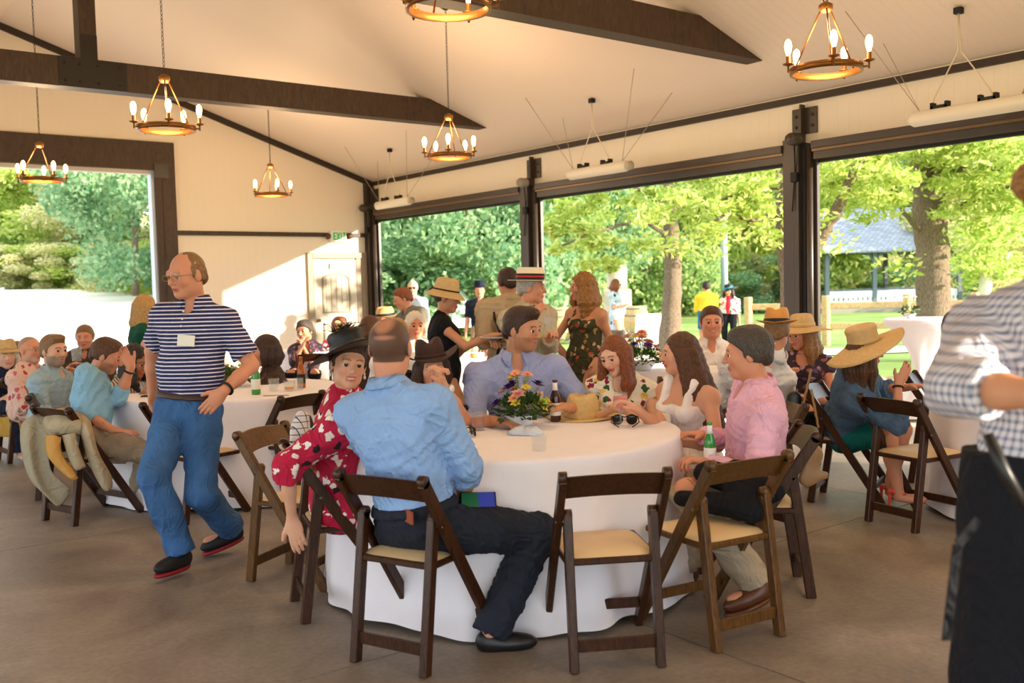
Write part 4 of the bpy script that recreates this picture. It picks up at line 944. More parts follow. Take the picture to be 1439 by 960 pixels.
# ------------------------------------------------------------------ people: smooth bodies grown from a distance field
def V3(p): return np.array([p[0], p[1], p[2]], dtype=float)
class Field:
    def __init__(s): s.p = []
    # every primitive: (function, lo, hi, k, op)
    def cone(s, a, b, ra, rb, k=.02, op='u', sq=None, flat=(0, 0)):
        """sq: (unit axis, factor) squashes the section along that axis"""
        a = V3(a); b = V3(b); ab = b-a; L2 = max(ab@ab, 1e-9); L = math.sqrt(L2); R = max(ra, rb)
        if sq is not None: q = V3(sq[0]); q = q/np.linalg.norm(q); fac = sq[1]
        def f(P):
            v = P-a; t = v@ab/L2; tc = np.clip(t, 0, 1); w_ = v-tc[..., None]*ab
            if sq is not None:
                c = w_@q; w_ = w_+(c*(1/fac-1))[..., None]*q
            d = np.sqrt((w_**2).sum(-1))-(ra+(rb-ra)*tc)
            if sq is not None: d = d*(fac if fac < 1 else 1)**.5
            if flat[0]: d = np.maximum(d, -t*L)
            if flat[1]: d = np.maximum(d, (t-1)*L)
            return d
        s.p.append((f, np.minimum(a, b)-R, np.maximum(a, b)+R, k, op)); return s
    def ell(s, c, r, M=None, k=.02, op='u'):
        c = V3(c); r = np.array(r, float); M = np.eye(3) if M is None else np.array(M)
        def f(P):
            q = (P-c)@M; k0 = np.sqrt(((q/r)**2).sum(-1)); k1 = np.sqrt(((q/r**2)**2).sum(-1))
            return k0*(k0-1)/np.maximum(k1, 1e-6)
        e = np.abs(M)@r
        s.p.append((f, c-e, c+e, k, op)); return s
    def cut(s, c, n, k=.004):
        """removes the side n points to"""
        c = V3(c); n = V3(n); n = n/np.linalg.norm(n)
        s.p.append((lambda P: (P-c)@n, None, None, k, 'cut')); return s
    def bounds(s):
        lo = np.min([p[1] for p in s.p if p[4] == 'u'], axis=0); hi = np.max([p[2] for p in s.p if p[4] == 'u'], axis=0); return lo, hi
    def sample(s, lo, hi, h, wrinkle=0, wf=18, seed=0, groove=None):
        n = np.ceil((hi-lo)/h).astype(int)+1; ax = [lo[i]+h*np.arange(n[i]) for i in range(3)]
        F = np.full(tuple(n), .5, np.float32)
        for f, pl, ph, k, op in s.p:
            if op == 'cut': sl = [(0, n[i]) for i in range(3)]
            else:
                m = k+2.5*h; sl = []
                for i in range(3):
                    a = int(max(0, math.floor((pl[i]-m-lo[i])/h))); b_ = int(min(n[i], math.ceil((ph[i]+m-lo[i])/h)+1)); sl.append((a, b_))
                if any(b_ <= a for a, b_ in sl): continue
            S = tuple(slice(a, b_) for a, b_ in sl)
            G = np.stack(np.meshgrid(*[ax[i][sl[i][0]:sl[i][1]] for i in range(3)], indexing='ij'), -1)
            d = f(G); A = F[S]
            if op == 'u': q = np.maximum(k-np.abs(A-d), 0)/k; F[S] = np.minimum(A, d)-q*q*k*.25
            else:
                if op == 's': d = -d
                q = np.maximum(k-np.abs(A-d), 0)/k; F[S] = np.maximum(A, d)+q*q*k*.25
        if wrinkle:
            g = np.random.default_rng(seed)
            idx = np.abs(F) < .06; P = np.stack([ax[i][q] for i, q in enumerate(np.nonzero(idx))], -1)
            w_ = 0
            for o in range(3):
                d1 = g.normal(size=3)*wf*(1.5**o); d2 = g.normal(size=3)*wf*.6
                w_ = w_+np.abs(np.sin(P@d1+1.5*np.sin(P@d2+o)))*.6**o
            F[idx] += (wrinkle*(w_-.9)).astype(np.float32)
        if groove:
            idx = np.abs(F) < .06; P = np.stack([ax[i][q] for i, q in enumerate(np.nonzero(idx))], -1); F[idx] += groove(P).astype(np.float32)
        return F, ax
def surface(F, ax, h):
    """naive surface nets -> vertices, quads"""
    ins = F < 0; c = ins[:-1, :-1, :-1].astype(np.int8).copy()
    offs = [(i, j, k) for i in (0, 1) for j in (0, 1) for k in (0, 1)]
    n = F.shape; tot = np.zeros(tuple(q-1 for q in n), np.int8)
    for o in offs: tot += ins[o[0]:n[0]-1+o[0], o[1]:n[1]-1+o[1], o[2]:n[2]-1+o[2]]
    act = (tot > 0) & (tot < 8); idx = np.argwhere(act)
    if len(idx) == 0: return np.zeros((0, 3)), np.zeros((0, 4), int)
    vals = np.stack([F[idx[:, 0]+o[0], idx[:, 1]+o[1], idx[:, 2]+o[2]] for o in offs], 1)
    acc = np.zeros((len(idx), 3)); cnt = np.zeros(len(idx))
    for a in range(8):
        for d in range(3):
            if offs[a][d] == 0:
                ob = list(offs[a]); ob[d] = 1; b_ = offs.index(tuple(ob)); va, vb = vals[:, a], vals[:, b_]; m = (va < 0) != (vb < 0)
                t = np.where(m, va/np.where(m, va-vb, 1), 0); p = np.array(offs[a], float)[None].repeat(len(idx), 0); p[:, d] = t
                acc[m] += p[m]; cnt[m] += 1
    V = idx+acc/np.maximum(cnt, 1)[:, None]; V = np.stack([ax[i][0]+V[:, i]*h for i in range(3)], 1)
    ids = np.full(act.shape, -1, np.int64); ids[act] = np.arange(len(idx)); Q = []
    for d in range(3):
        s0 = [slice(None)]*3; s1 = [slice(None)]*3; s0[d] = slice(0, n[d]-1); s1[d] = slice(1, n[d])
        A, B = ins[tuple(s0)], ins[tuple(s1)]; ch = np.argwhere(A != B); sgn = A[ch[:, 0], ch[:, 1], ch[:, 2]]
        u, v = [q for q in range(3) if q != d]; ok = (ch[:, u] > 0) & (ch[:, v] > 0) & (ch[:, u] < n[u]-1) & (ch[:, v] < n[v]-1); ch = ch[ok]; sgn = sgn[ok]
        def g(du, dv):
            q = ch.copy(); q[:, u] -= du; q[:, v] -= dv; return ids[q[:, 0], q[:, 1], q[:, 2]]
        quad = np.stack([g(1, 1), g(0, 1), g(0, 0), g(1, 0)], 1)
        flip = sgn if d != 1 else ~sgn
        quad[~flip] = quad[~flip][:, ::-1]; Q.append(quad)
    Q = np.concatenate(Q); Q = Q[(Q >= 0).all(1)]
    return V, Q
def to_obj(name, V, Q, m, parent, origin, colors=None, mi=None):
    me = bpy.data.meshes.new(name); nv, nq = len(V), len(Q)
    me.vertices.add(nv); me.vertices.foreach_set('co', (V-origin).astype(np.float32).ravel())
    me.loops.add(nq*4); me.loops.foreach_set('vertex_index', Q.astype(np.int32).ravel()); me.polygons.add(nq)
    me.polygons.foreach_set('loop_start', np.arange(0, 4*nq, 4, dtype=np.int32)); me.polygons.foreach_set('loop_total', np.full(nq, 4, dtype=np.int32))
    me.polygons.foreach_set('use_smooth', np.ones(nq, bool)); me.update(calc_edges=True); me.validate()
    me.materials.append(m)
    if colors is not None:
        at_ = me.color_attributes.new('Col', 'FLOAT_COLOR', 'POINT'); cc = np.ones((nv, 4), np.float32); cc[:, :3] = colors; at_.data.foreach_set('color', cc.ravel())
    o = bpy.data.objects.new(name, me); COL.objects.link(o); o.parent = parent; return o
def grow(fld, h, wrinkle=0, wf=18, seed=0, groove=None, fine=()):
    lo, hi = fld.bounds(); lo = lo-.03; hi = hi+.03
    F, ax = fld.sample(lo, hi, h, wrinkle, wf, seed, groove); V, Q = surface(F, ax, h)
    for flo, fhi, fh in fine:
        c = V[Q].mean(1); inb = ((c > flo+h*.3) & (c < fhi-h*.3)).all(1); Q = Q[~inb]
        flo2 = np.maximum(flo, lo-.02); fhi2 = np.minimum(fhi, hi+.02)
        F2, ax2 = fld.sample(flo2, fhi2, fh); V2, Q2 = surface(F2, ax2, fh); Q = np.concatenate([Q, Q2+len(V)]); V = np.concatenate([V, V2])
    used = np.zeros(len(V), bool); used[Q.ravel()] = True; rm = np.cumsum(used)-1
    return V[used], rm[Q]
def nrm(v): v = V3(v); return v/max(np.linalg.norm(v), 1e-9)
def ik(S, T, l1, l2, pole):
    S, T = V3(S), V3(T); d = T-S; D = np.linalg.norm(d); D2 = min(D, (l1+l2)*.998); dn = d/D; T2_ = S+dn*D2
    a = (l1*l1-l2*l2+D2*D2)/(2*D2); hgt = math.sqrt(max(l1*l1-a*a, 0)); p = V3(pole); p = p-dn*(p@dn); p = p/max(np.linalg.norm(p), 1e-6)
    return S+dn*a+p*hgt, T2_
def skin_mat():
    m = mat('skin', '#d9a07c', .5, spec=.35); nt, b = nodes(m)
    c = nt.nodes.new('ShaderNodeVertexColor'); c.layer_name = 'Col'; nt.links.new(c.outputs['Color'], b.inputs['Base Color'])
    b.inputs['Subsurface Weight'].default_value = .12; b.inputs['Subsurface Radius'].default_value = (.02, .008, .004); b.inputs['Subsurface Scale'].default_value = .5
    return m
M_SKIN = skin_mat(); M_EYE = mat('eye_white', '#efe8e2', .2); M_IRIS = mat('dark_iris', '#241810', .15); M_TEETH = mat('teeth', '#f3ede2', .3)
def hairmat(name, c1, c2):
    m = mat('hair_'+name, c1, .5, spec=.4); nt, b = nodes(m)
    t = tex(nt, 'ShaderNodeTexNoise', (60, 60, 9), Detail=4); r = ramp(nt, [(.35, c1), (.7, c2)]); nt.links.new(t.outputs['Fac'], r.inputs[0]); nt.links.new(r.outputs[0], b.inputs['Base Color'])
    bp = nt.nodes.new('ShaderNodeBump'); bp.inputs['Strength'].default_value = .8; bp.inputs['Distance'].default_value = .006; nt.links.new(t.outputs['Fac'], bp.inputs['Height']); nt.links.new(bp.outputs[0], b.inputs['Normal'])
    return m
HAIR = dict(black=hairmat('black', '#150f0d', '#33251d'), dark=hairmat('dark_brown', '#22140d', '#4a2f1f'), brown=hairmat('brown', '#3c2415', '#6e4527'), red=hairmat('auburn', '#5a2a12', '#a05a2c'), blond=hairmat('blond', '#8a6433', '#d0a564'), sandy=hairmat('sandy', '#6a4a2c', '#a07a4e'), grey=hairmat('grey', '#8a8078', '#c8beb2'), white=hairmat('white', '#c9bba4', '#efe6d6'), curl=hairmat('honey_curl', '#6a3f1c', '#b88444'), salt=hairmat('salt_pepper', '#2c241f', '#5e554c'))
SK = dict(fair=(.68, .36, .23), tan=(.56, .26, .14), ruddy=(.64, .28, .165), deep=(.36, .155, .08), pale=(.74, .44, .31))
def add_hand(fl, wr, d, nrm_, side, sc_, curl=.35, spread=.12, thumb=.6):
    """wr wrist, d finger direction, nrm_ back-of-hand normal, side thumb direction"""
    wr = V3(wr); d = nrm(d); n = V3(nrm_); n = nrm(n-d*(n@d)); s = np.cross(d, n); s = s if s@V3(side) > 0 else -s
    M = np.stack([s, d, n], 1)
    fl.cone(wr, wr+d*.03*sc_, .026*sc_, .028*sc_, k=.015, sq=(n, .72))
    fl.ell(wr+d*.052*sc_, (.041*sc_, .053*sc_, .016*sc_), M, k=.014)
    for i, (x, L) in enumerate(((.028, .074), (.0095, .083), (-.0095, .077), (-.028, .060))):
        p = wr+d*(.090-.004*abs(i-1))*sc_+s*x*sc_; ang = curl*(.6+.12*i); dd = d+s*(x*spread*8); dd = nrm(dd); r = .0098*sc_
        for j, f_ in enumerate((.45, .31, .24)):
            dd2 = dd*math.cos(ang)-n*math.sin(ang); q = p+dd2*L*f_*sc_; fl.cone(p, q, r*(1-.08*j), r*(.92-.1*j), k=.004); p = q; ang += curl*1.05
    p = wr+d*.028*sc_+s*.030*sc_-n*.004; dd = nrm(s*.75*thumb+d*.75-n*.35*curl)
    q = p+dd*.040*sc_; fl.cone(p-dd*.012, q, .0145*sc_, .0115*sc_, k=.010); dd = nrm(dd+d*.5-n*curl*.5); fl.cone(q, q+dd*.030*sc_, .0112*sc_, .009*sc_, k=.004)
PLOG = []
def field_at(F, P):
    v = 9.
    for f, pl, ph, k, op in F.p:
        if op == 'u': v = min(v, float(f(P[None])[0]))
    return v
def person(label, head, tf, hf=None, hp=0, hr=0, pose='sit', hip=None, sex='m', fat=1.0, L=None, R=None, top=None, bottom=None, shoes=None,
           skin='fair', hair=None, hat=None, q=2, brow=None, beard=None, feet=None, knees=None, extra=None, hs=None, seatz=.50, group=None, s=None, smile=False, glasses=None, headz=None, sw=1.0, noleg=False, hem=None, nd=0):
    """head: (x, y, Z) of the head centre; tf/hf: way the chest and the face point (0 camera, 90 right, 180 away)"""
    hf = tf if hf is None else hf; H = V3(at(*head)) if len(head) == 3 else V3(head)
    f = V3(facing(tf)); up = np.array([0, 0, 1.]); lf = np.cross(up, f)      # lf: the person's left
    hfv = V3(facing(hf))
    if s is None:
        s = (H[2]-seatz)/.70 if pose == 'sit' else H[2]/1.63
        s = min(max(s, .86), 1.14)
    hs_ = hs or min(max(s, .97), 1.06)*(1.0 if sex == 'm' else .95)
    if hip is not None: P0 = V3(at(*hip)) if len(hip) == 3 else V3(hip)
    elif pose == 'sit':
        P0 = H-f*.08; P0[2] = seatz
    else:
        P0 = H-f*.03; P0[2] = .93*s
    PLOG.append((label[:46], round(float(H[2]), 2), round(s, 2), np.round(P0, 2).tolist()))
    # head frame
    e1 = nrm(np.cross(hfv, up)); e1 = -e1    # person's left
    yaw = hfv; cp, sp = math.cos(math.radians(hp)), math.sin(math.radians(hp))
    hy = yaw*cp-up*sp; hz = up*cp+yaw*sp                                # hp > 0 looks down
    cr, sr = math.cos(math.radians(hr)), math.sin(math.radians(hr)); hx = -e1*cr-hz*sr; hz = hz*cr-e1*sr*1.0; hz = nrm(np.cross(hx, hy)); hx = nrm(np.cross(hy, hz))
    HM = np.stack([hx, hy, hz], 1)
    def hpnt(x, y, z): return H+HM@np.array([x, y, z])*hs_
    NB = H-hz*.135*hs_-hy*.035*hs_-up*(.015+nd)*s
    ax_ = nrm(NB-P0); TL = np.linalg.norm(NB-P0); ff = nrm(f-ax_*(f@ax_)); ll = np.cross(ax_, ff)
    TM = np.stack([ll, ff, ax_], 1)
    shw = (.185 if sex == 'm' else .155)*s*sw
    SH = {k: NB-ax_*.086*s+ll*sd*shw for k, sd in (('L', 1), ('R', -1))}
    HP = {k: P0+ll*sd*.085*s for k, sd in (('L', 1), ('R', -1))}
    m = sex == 'm'
    def torso(F, o, k=.05, bare=False):
        b = fat
        F.ell(P0+ax_*.04*s, ((.160 if m else .172)*s*b**.5+o, (.115)*s*b**.6+o, .13*s+o), TM, k)
        F.ell(P0+ax_*TL*.38+ff*.02*(b-1)*3, ((.150 if m else .128)*s*b+o, (.108 if m else .095)*s*b**1.3+o, .19*s+o), TM, k)
        F.ell(P0+ax_*TL*.70, ((.172 if m else .142)*s*b**.5*sw**.5+o, (.112 if m else .10)*s*b**.5+o, .17*s+o), TM, k)
        for kk in 'LR':
            if not bare: F.cone(SH[kk], P0+ax_*TL*.72+(SH[kk]-NB)*.35, .058*s+o, .085*s+o, k); F.cone(NB-ax_*.01*s, SH[kk], .042*s+o*.7, .048*s+o, k)
            if not m: F.ell(P0+ax_*TL*.68+ff*.085*s+ll*(.068 if kk == 'L' else -.068)*s, (.062*s+o*.6,)*3, TM, .03)
    # arms
    ARM = {}
    la1, la2 = .285*s, .255*s
    for kk, spec, sd in (('L', L, 1), ('R', R, -1)):
        spec = spec or ('side' if pose == 'stand' else 'lap'); opt = {}
        if isinstance(spec, tuple) and isinstance(spec[-1], dict): opt = spec[-1]; spec = spec[:-1]; spec = spec[0] if len(spec) == 1 else spec
        pole = -ax_*1.0-ff*.5+ll*sd*.5
        if spec == 'side': T_ = SH[kk]-up*.53*s+ll*sd*.07*s+f*.06; pole = -ff+ll*sd*.4
        elif spec == 'lap': T_ = P0+f*.30*s+ll*sd*.08*s+up*.13*s; pole = -up+ll*sd*.8-f*.4
        elif spec == 'table': T_ = SH[kk]*1.0+f*.34*s-ll*sd*.09*s; T_[2] = .80; pole = -up+ll*sd*.9-f*.2
        elif spec == 'hold': T_ = SH[kk]+f*.27*s-ll*sd*.10*s-up*.22*s; pole = -up+ll*sd*.4-f*.2
        elif spec == 'chin': T_ = hpnt(.02*-sd, .085, -.19); pole = -up+f*.6+ll*sd*.3
        else: T_ = V3(at(*spec[:3])) if len(spec) >= 3 and not isinstance(spec[0], np.ndarray) else V3(spec[0])
        if 'pole' in opt: pole = V3(facing(opt['pole'][0]))*opt['pole'][1]+up*opt['pole'][2]
        if 'elbow' in opt:
            EE = V3(at(*opt['elbow'])); EE = SH[kk]+nrm(EE-SH[kk])*la1; WR = EE+nrm(T_-EE)*la2
        else: EE, WR = ik(SH[kk], T_, la1, la2, pole)
        hd = V3(facing(opt['hand'][0]))*math.cos(math.radians(opt['hand'][1]))+up*math.sin(math.radians(opt['hand'][1])) if 'hand' in opt else nrm(WR-EE)+ (-up*.15 if pose == 'stand' else 0)
        bn = V3(facing(opt['back'][0]))*math.cos(math.radians(opt['back'][1]))+up*math.sin(math.radians(opt['back'][1])) if 'back' in opt else (up if abs(nrm(hd)@up) < .75 else ll*sd)
        ARM[kk] = (EE, WR, nrm(hd), bn, -ll*sd if abs(nrm(hd)@ll) < .8 else f, opt)
    am = (1.0 if m else .84)*(.55+.45*fat)
    # legs
    LEG = {}
    for kk, sd in (('L', 1), ('R', -1)):
        if pose == 'sit':
            kn = HP[kk]+f*.42*s+ll*sd*.06*s; kn[2] = seatz+.02; an = kn+f*.02; an[2] = .09
            if knees and kk in knees: kn = V3(at(*knees[kk]))
            if knees and kk in knees: kn = HP[kk]+nrm(kn-HP[kk])*.43*s
            if feet and kk in feet:
                an = V3(at(*feet[kk])); 
        else:
            an = HP[kk]+f*.02*sd; an[2] = .09
            if feet and kk in feet: an = V3(at(*feet[kk]))
            kn, an = ik(HP[kk], an, .45*s, .44*s, f*1.0+ll*sd*.1)
            if not (feet and kk in feet): an[2] = max(an[2], .07)
        LEG[kk] = (kn, an)
    lm = (1.0 if m else .95)*(.6+.4*fat)
    hfin = {3: .0042, 2: .0065, 1: .010, 0: .014}[q]; hb_ = {3: .011, 2: .013, 1: .018, 0: .026}[q]; hg = {3: .0075, 2: .010, 1: .014, 0: .022}[q]
    # ---------------- body
    B = Field(); torso(B, -.004)
    B.cone(H-hz*.05*hs_-hy*.02*hs_, NB-ax_*.02, (.052 if m else .043)*hs_, (.060 if m else .050)*s, k=.02)
    for kk in 'LR':
        EE, WR, hd, bn, tsd, opt = ARM[kk]
        B.cone(SH[kk], EE, .049*s*am, .038*s*am, k=.02); B.cone(EE, EE*.55+WR*.45, .037*s*am, .036*s*am, k=.02); B.cone(EE*.55+WR*.45, WR, .036*s*am, .025*s*am, k=.02)
        if q >= 1: add_hand(B, WR, hd, bn, tsd, s*(1 if m else .92), opt.get('curl', .35), thumb=opt.get('thumb', .8))
        else: B.ell(WR+hd*.08, (.03, .03, .05), None, .02)
        if not noleg:
            kn, an = LEG[kk]
            B.cone(HP[kk], kn, .082*s*lm, .055*s*lm, k=.03); B.cone(kn, kn*.6+an*.4, .052*s*lm, .054*s*lm, k=.02); B.cone(kn*.6+an*.4, an, .052*s*lm, .034*s*lm, k=.02)
            ft = f.copy()
            if feet and (kk+'d') in feet: ft = V3(facing(feet[kk+'d']))
            B.ell(an+ft*.07-up*.045, (.036, .10, .03), np.stack([np.cross(ft, up), ft, up], 1), .03)
    # head
    def he(x, y, z, rx, ry, rz, k=.015, op='u'): B.ell(hpnt(x, y, z), (rx*hs_, ry*hs_, rz*hs_), HM, k*hs_, op)
    he(0, -.014, .030, .077, .094, .086, .02)
    he(0, .018, -.028, .062 if m else .056, .070, .080, .03)
    he(0, .058, -.090, .030 if m else .022, .024, .022, .03)
    for sx in (-1, 1):
        he(sx*.042, -.002, -.062, .020, .04, .03, .03)
        he(sx*.036, .058, -.022, .024, .026, .026, .02)
        if q >= 1: he(sx*.077, -.008, -.004, .009, .020, .033, .006)
    if q >= 1:
        B.cone(hpnt(-.036, .078, .022), hpnt(.036, .078, .022), .014*hs_, .014*hs_, k=.018)
        for sx in (-1, 1): he(sx*.031, .093, .002, .0165, .014, .0085, .008, 's')
        for sx in (-1, 1): he(sx*.031, .0865, .0105, .0155, .0075, .0050, .004)
        B.cone(hpnt(0, .086, .008), hpnt(0, .106, -.026), .0085*hs_, .0125*hs_, k=.010)
        for sx in (-1, 1): he(sx*.0115, .094, -.031, .0075, .009, .0065, .005)
        he(0, .083, -.056, .023, .012, .0065, .006); he(0, .081, -.067, .019, .012, .0075, .006)
        if q >= 2: he(0, .098, -.0610, .022 if not smile else .026, .010, .0016 if not smile else .004, .003, 's')
    fine = []
    if hfin < hb_:
        r = .15*hs_; lo_, hi_ = H-r, H+r; fine.append((lo_, hi_, hfin))
        if q >= 2:
            for kk in 'LR':
                WR, hd = ARM[kk][1], ARM[kk][2]; c = WR+hd*.085; fine.append((c-.115, c+.115, max(hfin*.85, .0042)))
    # avoid overlapping fine boxes
    fb = []
    for bx in fine:
        if all(((bx[0] > o_[1]) | (bx[1] < o_[0])).any() for o_ in fb): fb.append(bx)
    V, Q_ = grow(B, hb_, fine=fb)
    qv = ((V-H)@HM)/hs_; base = np.array(SK[skin] if isinstance(skin, str) else skin); C = np.tile(base, (len(V), 1))
    def blend(mask, col, a=1.0): C[mask] = C[mask]*(1-a)+np.array(col)*a
    g = np.random.default_rng(abs(hash(label)) % 1000)
    hd_ = (np.abs(qv) < .14).all(1)
    blend(hd_ & (np.abs(qv[:, 0]) > .022) & (np.abs(qv[:, 0]) < .055) & (qv[:, 2] < -.005) & (qv[:, 2] > -.05) & (qv[:, 1] > .03), (base[0]*1.0, base[1]*.72, base[2]*.7), .35)
    lipc = (.45, .13, .10) if m else (.55, .10, .10)
    blend(hd_ & (np.abs(qv[:, 0]) < .024) & (qv[:, 2] < -.050) & (qv[:, 2] > -.074) & (qv[:, 1] > .075), lipc, .75 if not m else .55)
    blend(hd_ & (np.abs(qv[:, 0]) < .017) & (qv[:, 2] < -.0585) & (qv[:, 2] > -.0635) & (qv[:, 1] > .072), (.75, .68, .6) if smile else (.12, .03, .02), .9)
    bc = brow or (.10, .06, .04)
    for sx in (-1, 1): blend(hd_ & (qv[:, 0]*sx > .012) & (qv[:, 0]*sx < .050) & (np.abs(qv[:, 2]-.022-.004*np.sin((qv[:, 0]*sx-.012)*80)) < .0042) & (qv[:, 1] > .05), bc, .8)
    if beard:
        bm_ = hd_ & (qv[:, 2] < -.035) & (qv[:, 1] > -.005) & (qv[:, 2] > -.125) & ~((np.abs(qv[:, 0]) < .024) & (qv[:, 2] > -.074) & (qv[:, 2] < -.050))
        bm_ &= (qv[:, 2] < -.042-.25*np.maximum(0, qv[:, 1]-.05)) | (np.abs(qv[:, 0]) > .045)
        bm_ |= hd_ & (np.abs(qv[:, 0]) < .03) & (qv[:, 2] < -.040) & (qv[:, 2] > -.051) & (qv[:, 1] > .07)
        blend(bm_, beard[0], beard[1])
    if hair and hair.get('buzz'):
        k_ = hd_ & ((.75*qv[:, 2]-.66*qv[:, 1]) > -.012+.035*hair.get('recede', 0)) & (qv[:, 2] > -.05) & ~((np.abs(qv[:, 0]) > .079))
        blend(k_, hair['buzz'], .88)
        if hair.get('spot'):
            r2 = np.minimum((qv[:, 0]/.040)**2+((qv[:, 2]-.088)/.030)**2, ((qv[:, 0]-.008)/.048)**2+((qv[:, 2]-.045)/.012)**2+.3); sp_ = hd_ & (qv[:, 1] < .03)
            w_ = np.clip(1.25-r2, 0, 1)*sp_; C = C*(1-.7*w_[:, None])+base*.7*w_[:, None]
    rootp = V3((P0[0], P0[1], 0))
    if pose == 'stand': rootp = V3((P0[0], P0[1], 0))
    Rt = thing('person', label, 'person', tuple(rootp), 0, group)
    to_obj('body', V, Q_, M_SKIN, Rt, rootp, C)
    # eyes
    if q >= 2:
        for sx in (-1, 1):
            c = hpnt(sx*.031, .0780, .0010)-rootp; mb = MB()
            MM = Matrix(((HM[0, 0], HM[0, 2], HM[0, 1], c[0]), (HM[1, 0], HM[1, 2], HM[1, 1], c[1]), (HM[2, 0], HM[2, 2], HM[2, 1], c[2]), (0, 0, 0, 1)))
            rr_ = .0118*hs_; mb.lathe([(rr_*math.sin(t), -rr_*math.cos(t)) for t in np.linspace(0, math.pi*.67, 8)], 14, M=MM, mi=0)
            mb.lathe([(rr_*math.sin(t), -rr_*math.cos(t)) for t in np.linspace(math.pi*.67, math.pi, 5)], 14, M=MM, mi=1); mb.build('eye', [M_EYE, M_IRIS], Rt)
    if glasses:
        mb = MB(); gm = glasses if not isinstance(glasses, str) else mat('wire_frame', '#9a8a5a', .3, metal=.6)
        for sx in (-1, 1):
            rim = [hpnt(sx*.033+.023*math.cos(t), .104, .000+.015*math.sin(t))-rootp for t in np.linspace(0, 2*math.pi, 14)]
            mb.tube(rim, .0016*hs_ if gm.name == 'wire_frame' else .003, 5); mb.tube([hpnt(sx*.056, .102, .006)-rootp, hpnt(sx*.080, .05, .008)-rootp, hpnt(sx*.083, -.01, .004)-rootp], .0016 if gm.name == 'wire_frame' else .003, 5)
        mb.tube([hpnt(-.010, .106, .004)-rootp, hpnt(.010, .106, .004)-rootp], .0016, 5)
        go = mb.build('glasses', gm, Rt)
        if gm.name != 'wire_frame':
            mb = MB()
            for sx in (-1, 1): mb.add([hpnt(sx*.033+.022*math.cos(t), .105, .014*math.sin(t))-rootp for t in np.linspace(0, 2*math.pi, 13)[:-1]], [list(range(12))])
            mb.build('lens', mat('dark_lens', '#1c1210', .1), go)
    # ---------------- garments
    def gar(name, F, mm, wr=.004, wf=24, h=None, sd_=1, fine=None):
        V, Q_ = grow(F, h or hg, wr, wf, sd_+len(label)); return to_obj(name, V, Q_, mm, Rt, rootp)
    if top:
        kind, tm = top[0], top[1]; o = {'jacket': .030, 'loose': .026}.get(kind, .014); sl = top[2] if len(top) > 2 else 'short'
        strap = kind == 'tank' or sl == 'strap'
        if bottom and len(bottom) > 2 and bottom[0] == 'trousers' and hem is None: hem = .085*s
        F = Field(); torso(F, o, bare=strap)
        wide = P0+ax_*(-.02*s if not hem else hem)
        if kind in ('shirt', 'loose', 'jacket', 'tank', 'dress'):
            if sl not in ('none', 'strap'):
                for kk in 'LR':
                    EE, WR = ARM[kk][0], ARM[kk][1]
                    if sl == 'short': F.cone(SH[kk], SH[kk]*.22+EE*.78, .050*s*am+o, .050*s*am+o*1.3, k=.03, flat=(0, 1))
                    elif sl == 'elbow': F.cone(SH[kk], EE, .058*s*am+o, .046*s*am+o, k=.03); F.cone(EE, EE*.75+WR*.25, .046*s*am+o, .046*s*am+o, k=.01, flat=(0, 1))
                    elif sl == 'rolled': F.cone(SH[kk], EE, .056*s*am+o, .044*s*am+o, k=.03); F.cone(EE, EE*.62+WR*.38, .043*s*am+o, .042*s*am+o, k=.01, flat=(0, 1))
                    else: F.cone(SH[kk], EE, .056*s*am+o, .043*s*am+o, k=.03); F.cone(EE, WR, .042*s*am+o, .032*s*am+o*.8, k=.015, flat=(0, 1))
                if kind != 'dress' or sl != 'none':
                    if kind in ('shirt', 'jacket') : F.cone(NB-ax_*.03+ff*.004, NB+(H-NB)*.16, .068*s+o*.2, .062*s, k=.012, flat=(0, 1))
            else:
                # sleeveless: cut away shoulders, keep straps
                pass
            if pose == 'sit' or kind != 'dress': F.cut(P0-ax_*(.045*s if pose == 'sit' else .02) if hem is None else P0+ax_*hem, -ax_)
            if strap:
                F.cut(NB-ax_*.105*s, ax_*1.0+ff*.10)
                w_, r_ = (.085*s, .030) if kind == 'tank' else (.075*s, .009)
                for sx in (-1, 1):
                    q0 = NB-ax_*.022*s+ll*sx*w_; F.cone(NB-ax_*.14*s+ll*sx*w_*.95+ff*.110*s, q0+ff*.050*s+ax_*.022, r_, r_, k=.02); F.cone(q0+ff*.045*s+ax_*.018, q0-ff*.05*s+ax_*.012, r_*.95, r_*.95, k=.02); F.cone(q0-ff*.05*s+ax_*.012, NB-ax_*.16*s+ll*sx*w_-ff*.10*s, r_, r_, k=.02)
            # neck opening
            if kind in ('shirt', 'loose', 'jacket'):
                F.ell(NB+ff*.085*s-ax_*.01, (.030*s, .040*s, .060*s), TM, .006, 's')
            elif kind == 'dress' and not strap:
                F.ell(NB+ff*.085*s-ax_*.0, (.060*s, .060*s, .085*s), TM, .01, 's'); F.ell(NB-ff*.02, (.062*s, .06*s, .03*s), TM, .01, 's')
        if kind == 'dress' and pose == 'stand':
            hmz = bottom[1] if isinstance(bottom, tuple) and bottom[0] == 'skirt' else .45
            F.cone(P0+ax_*.05, (P0[0], P0[1], hmz*s), .15*s, .20*s, k=.05, sq=(ff, .72), flat=(0, 1))
        fine_ = gar({'shirt': 'shirt', 'loose': 'blouse', 'jacket': 'jacket', 'tank': 'tank_top', 'dress': 'dress'}[kind], F, tm, wr=.0085 if kind not in ('tank',) else .004)
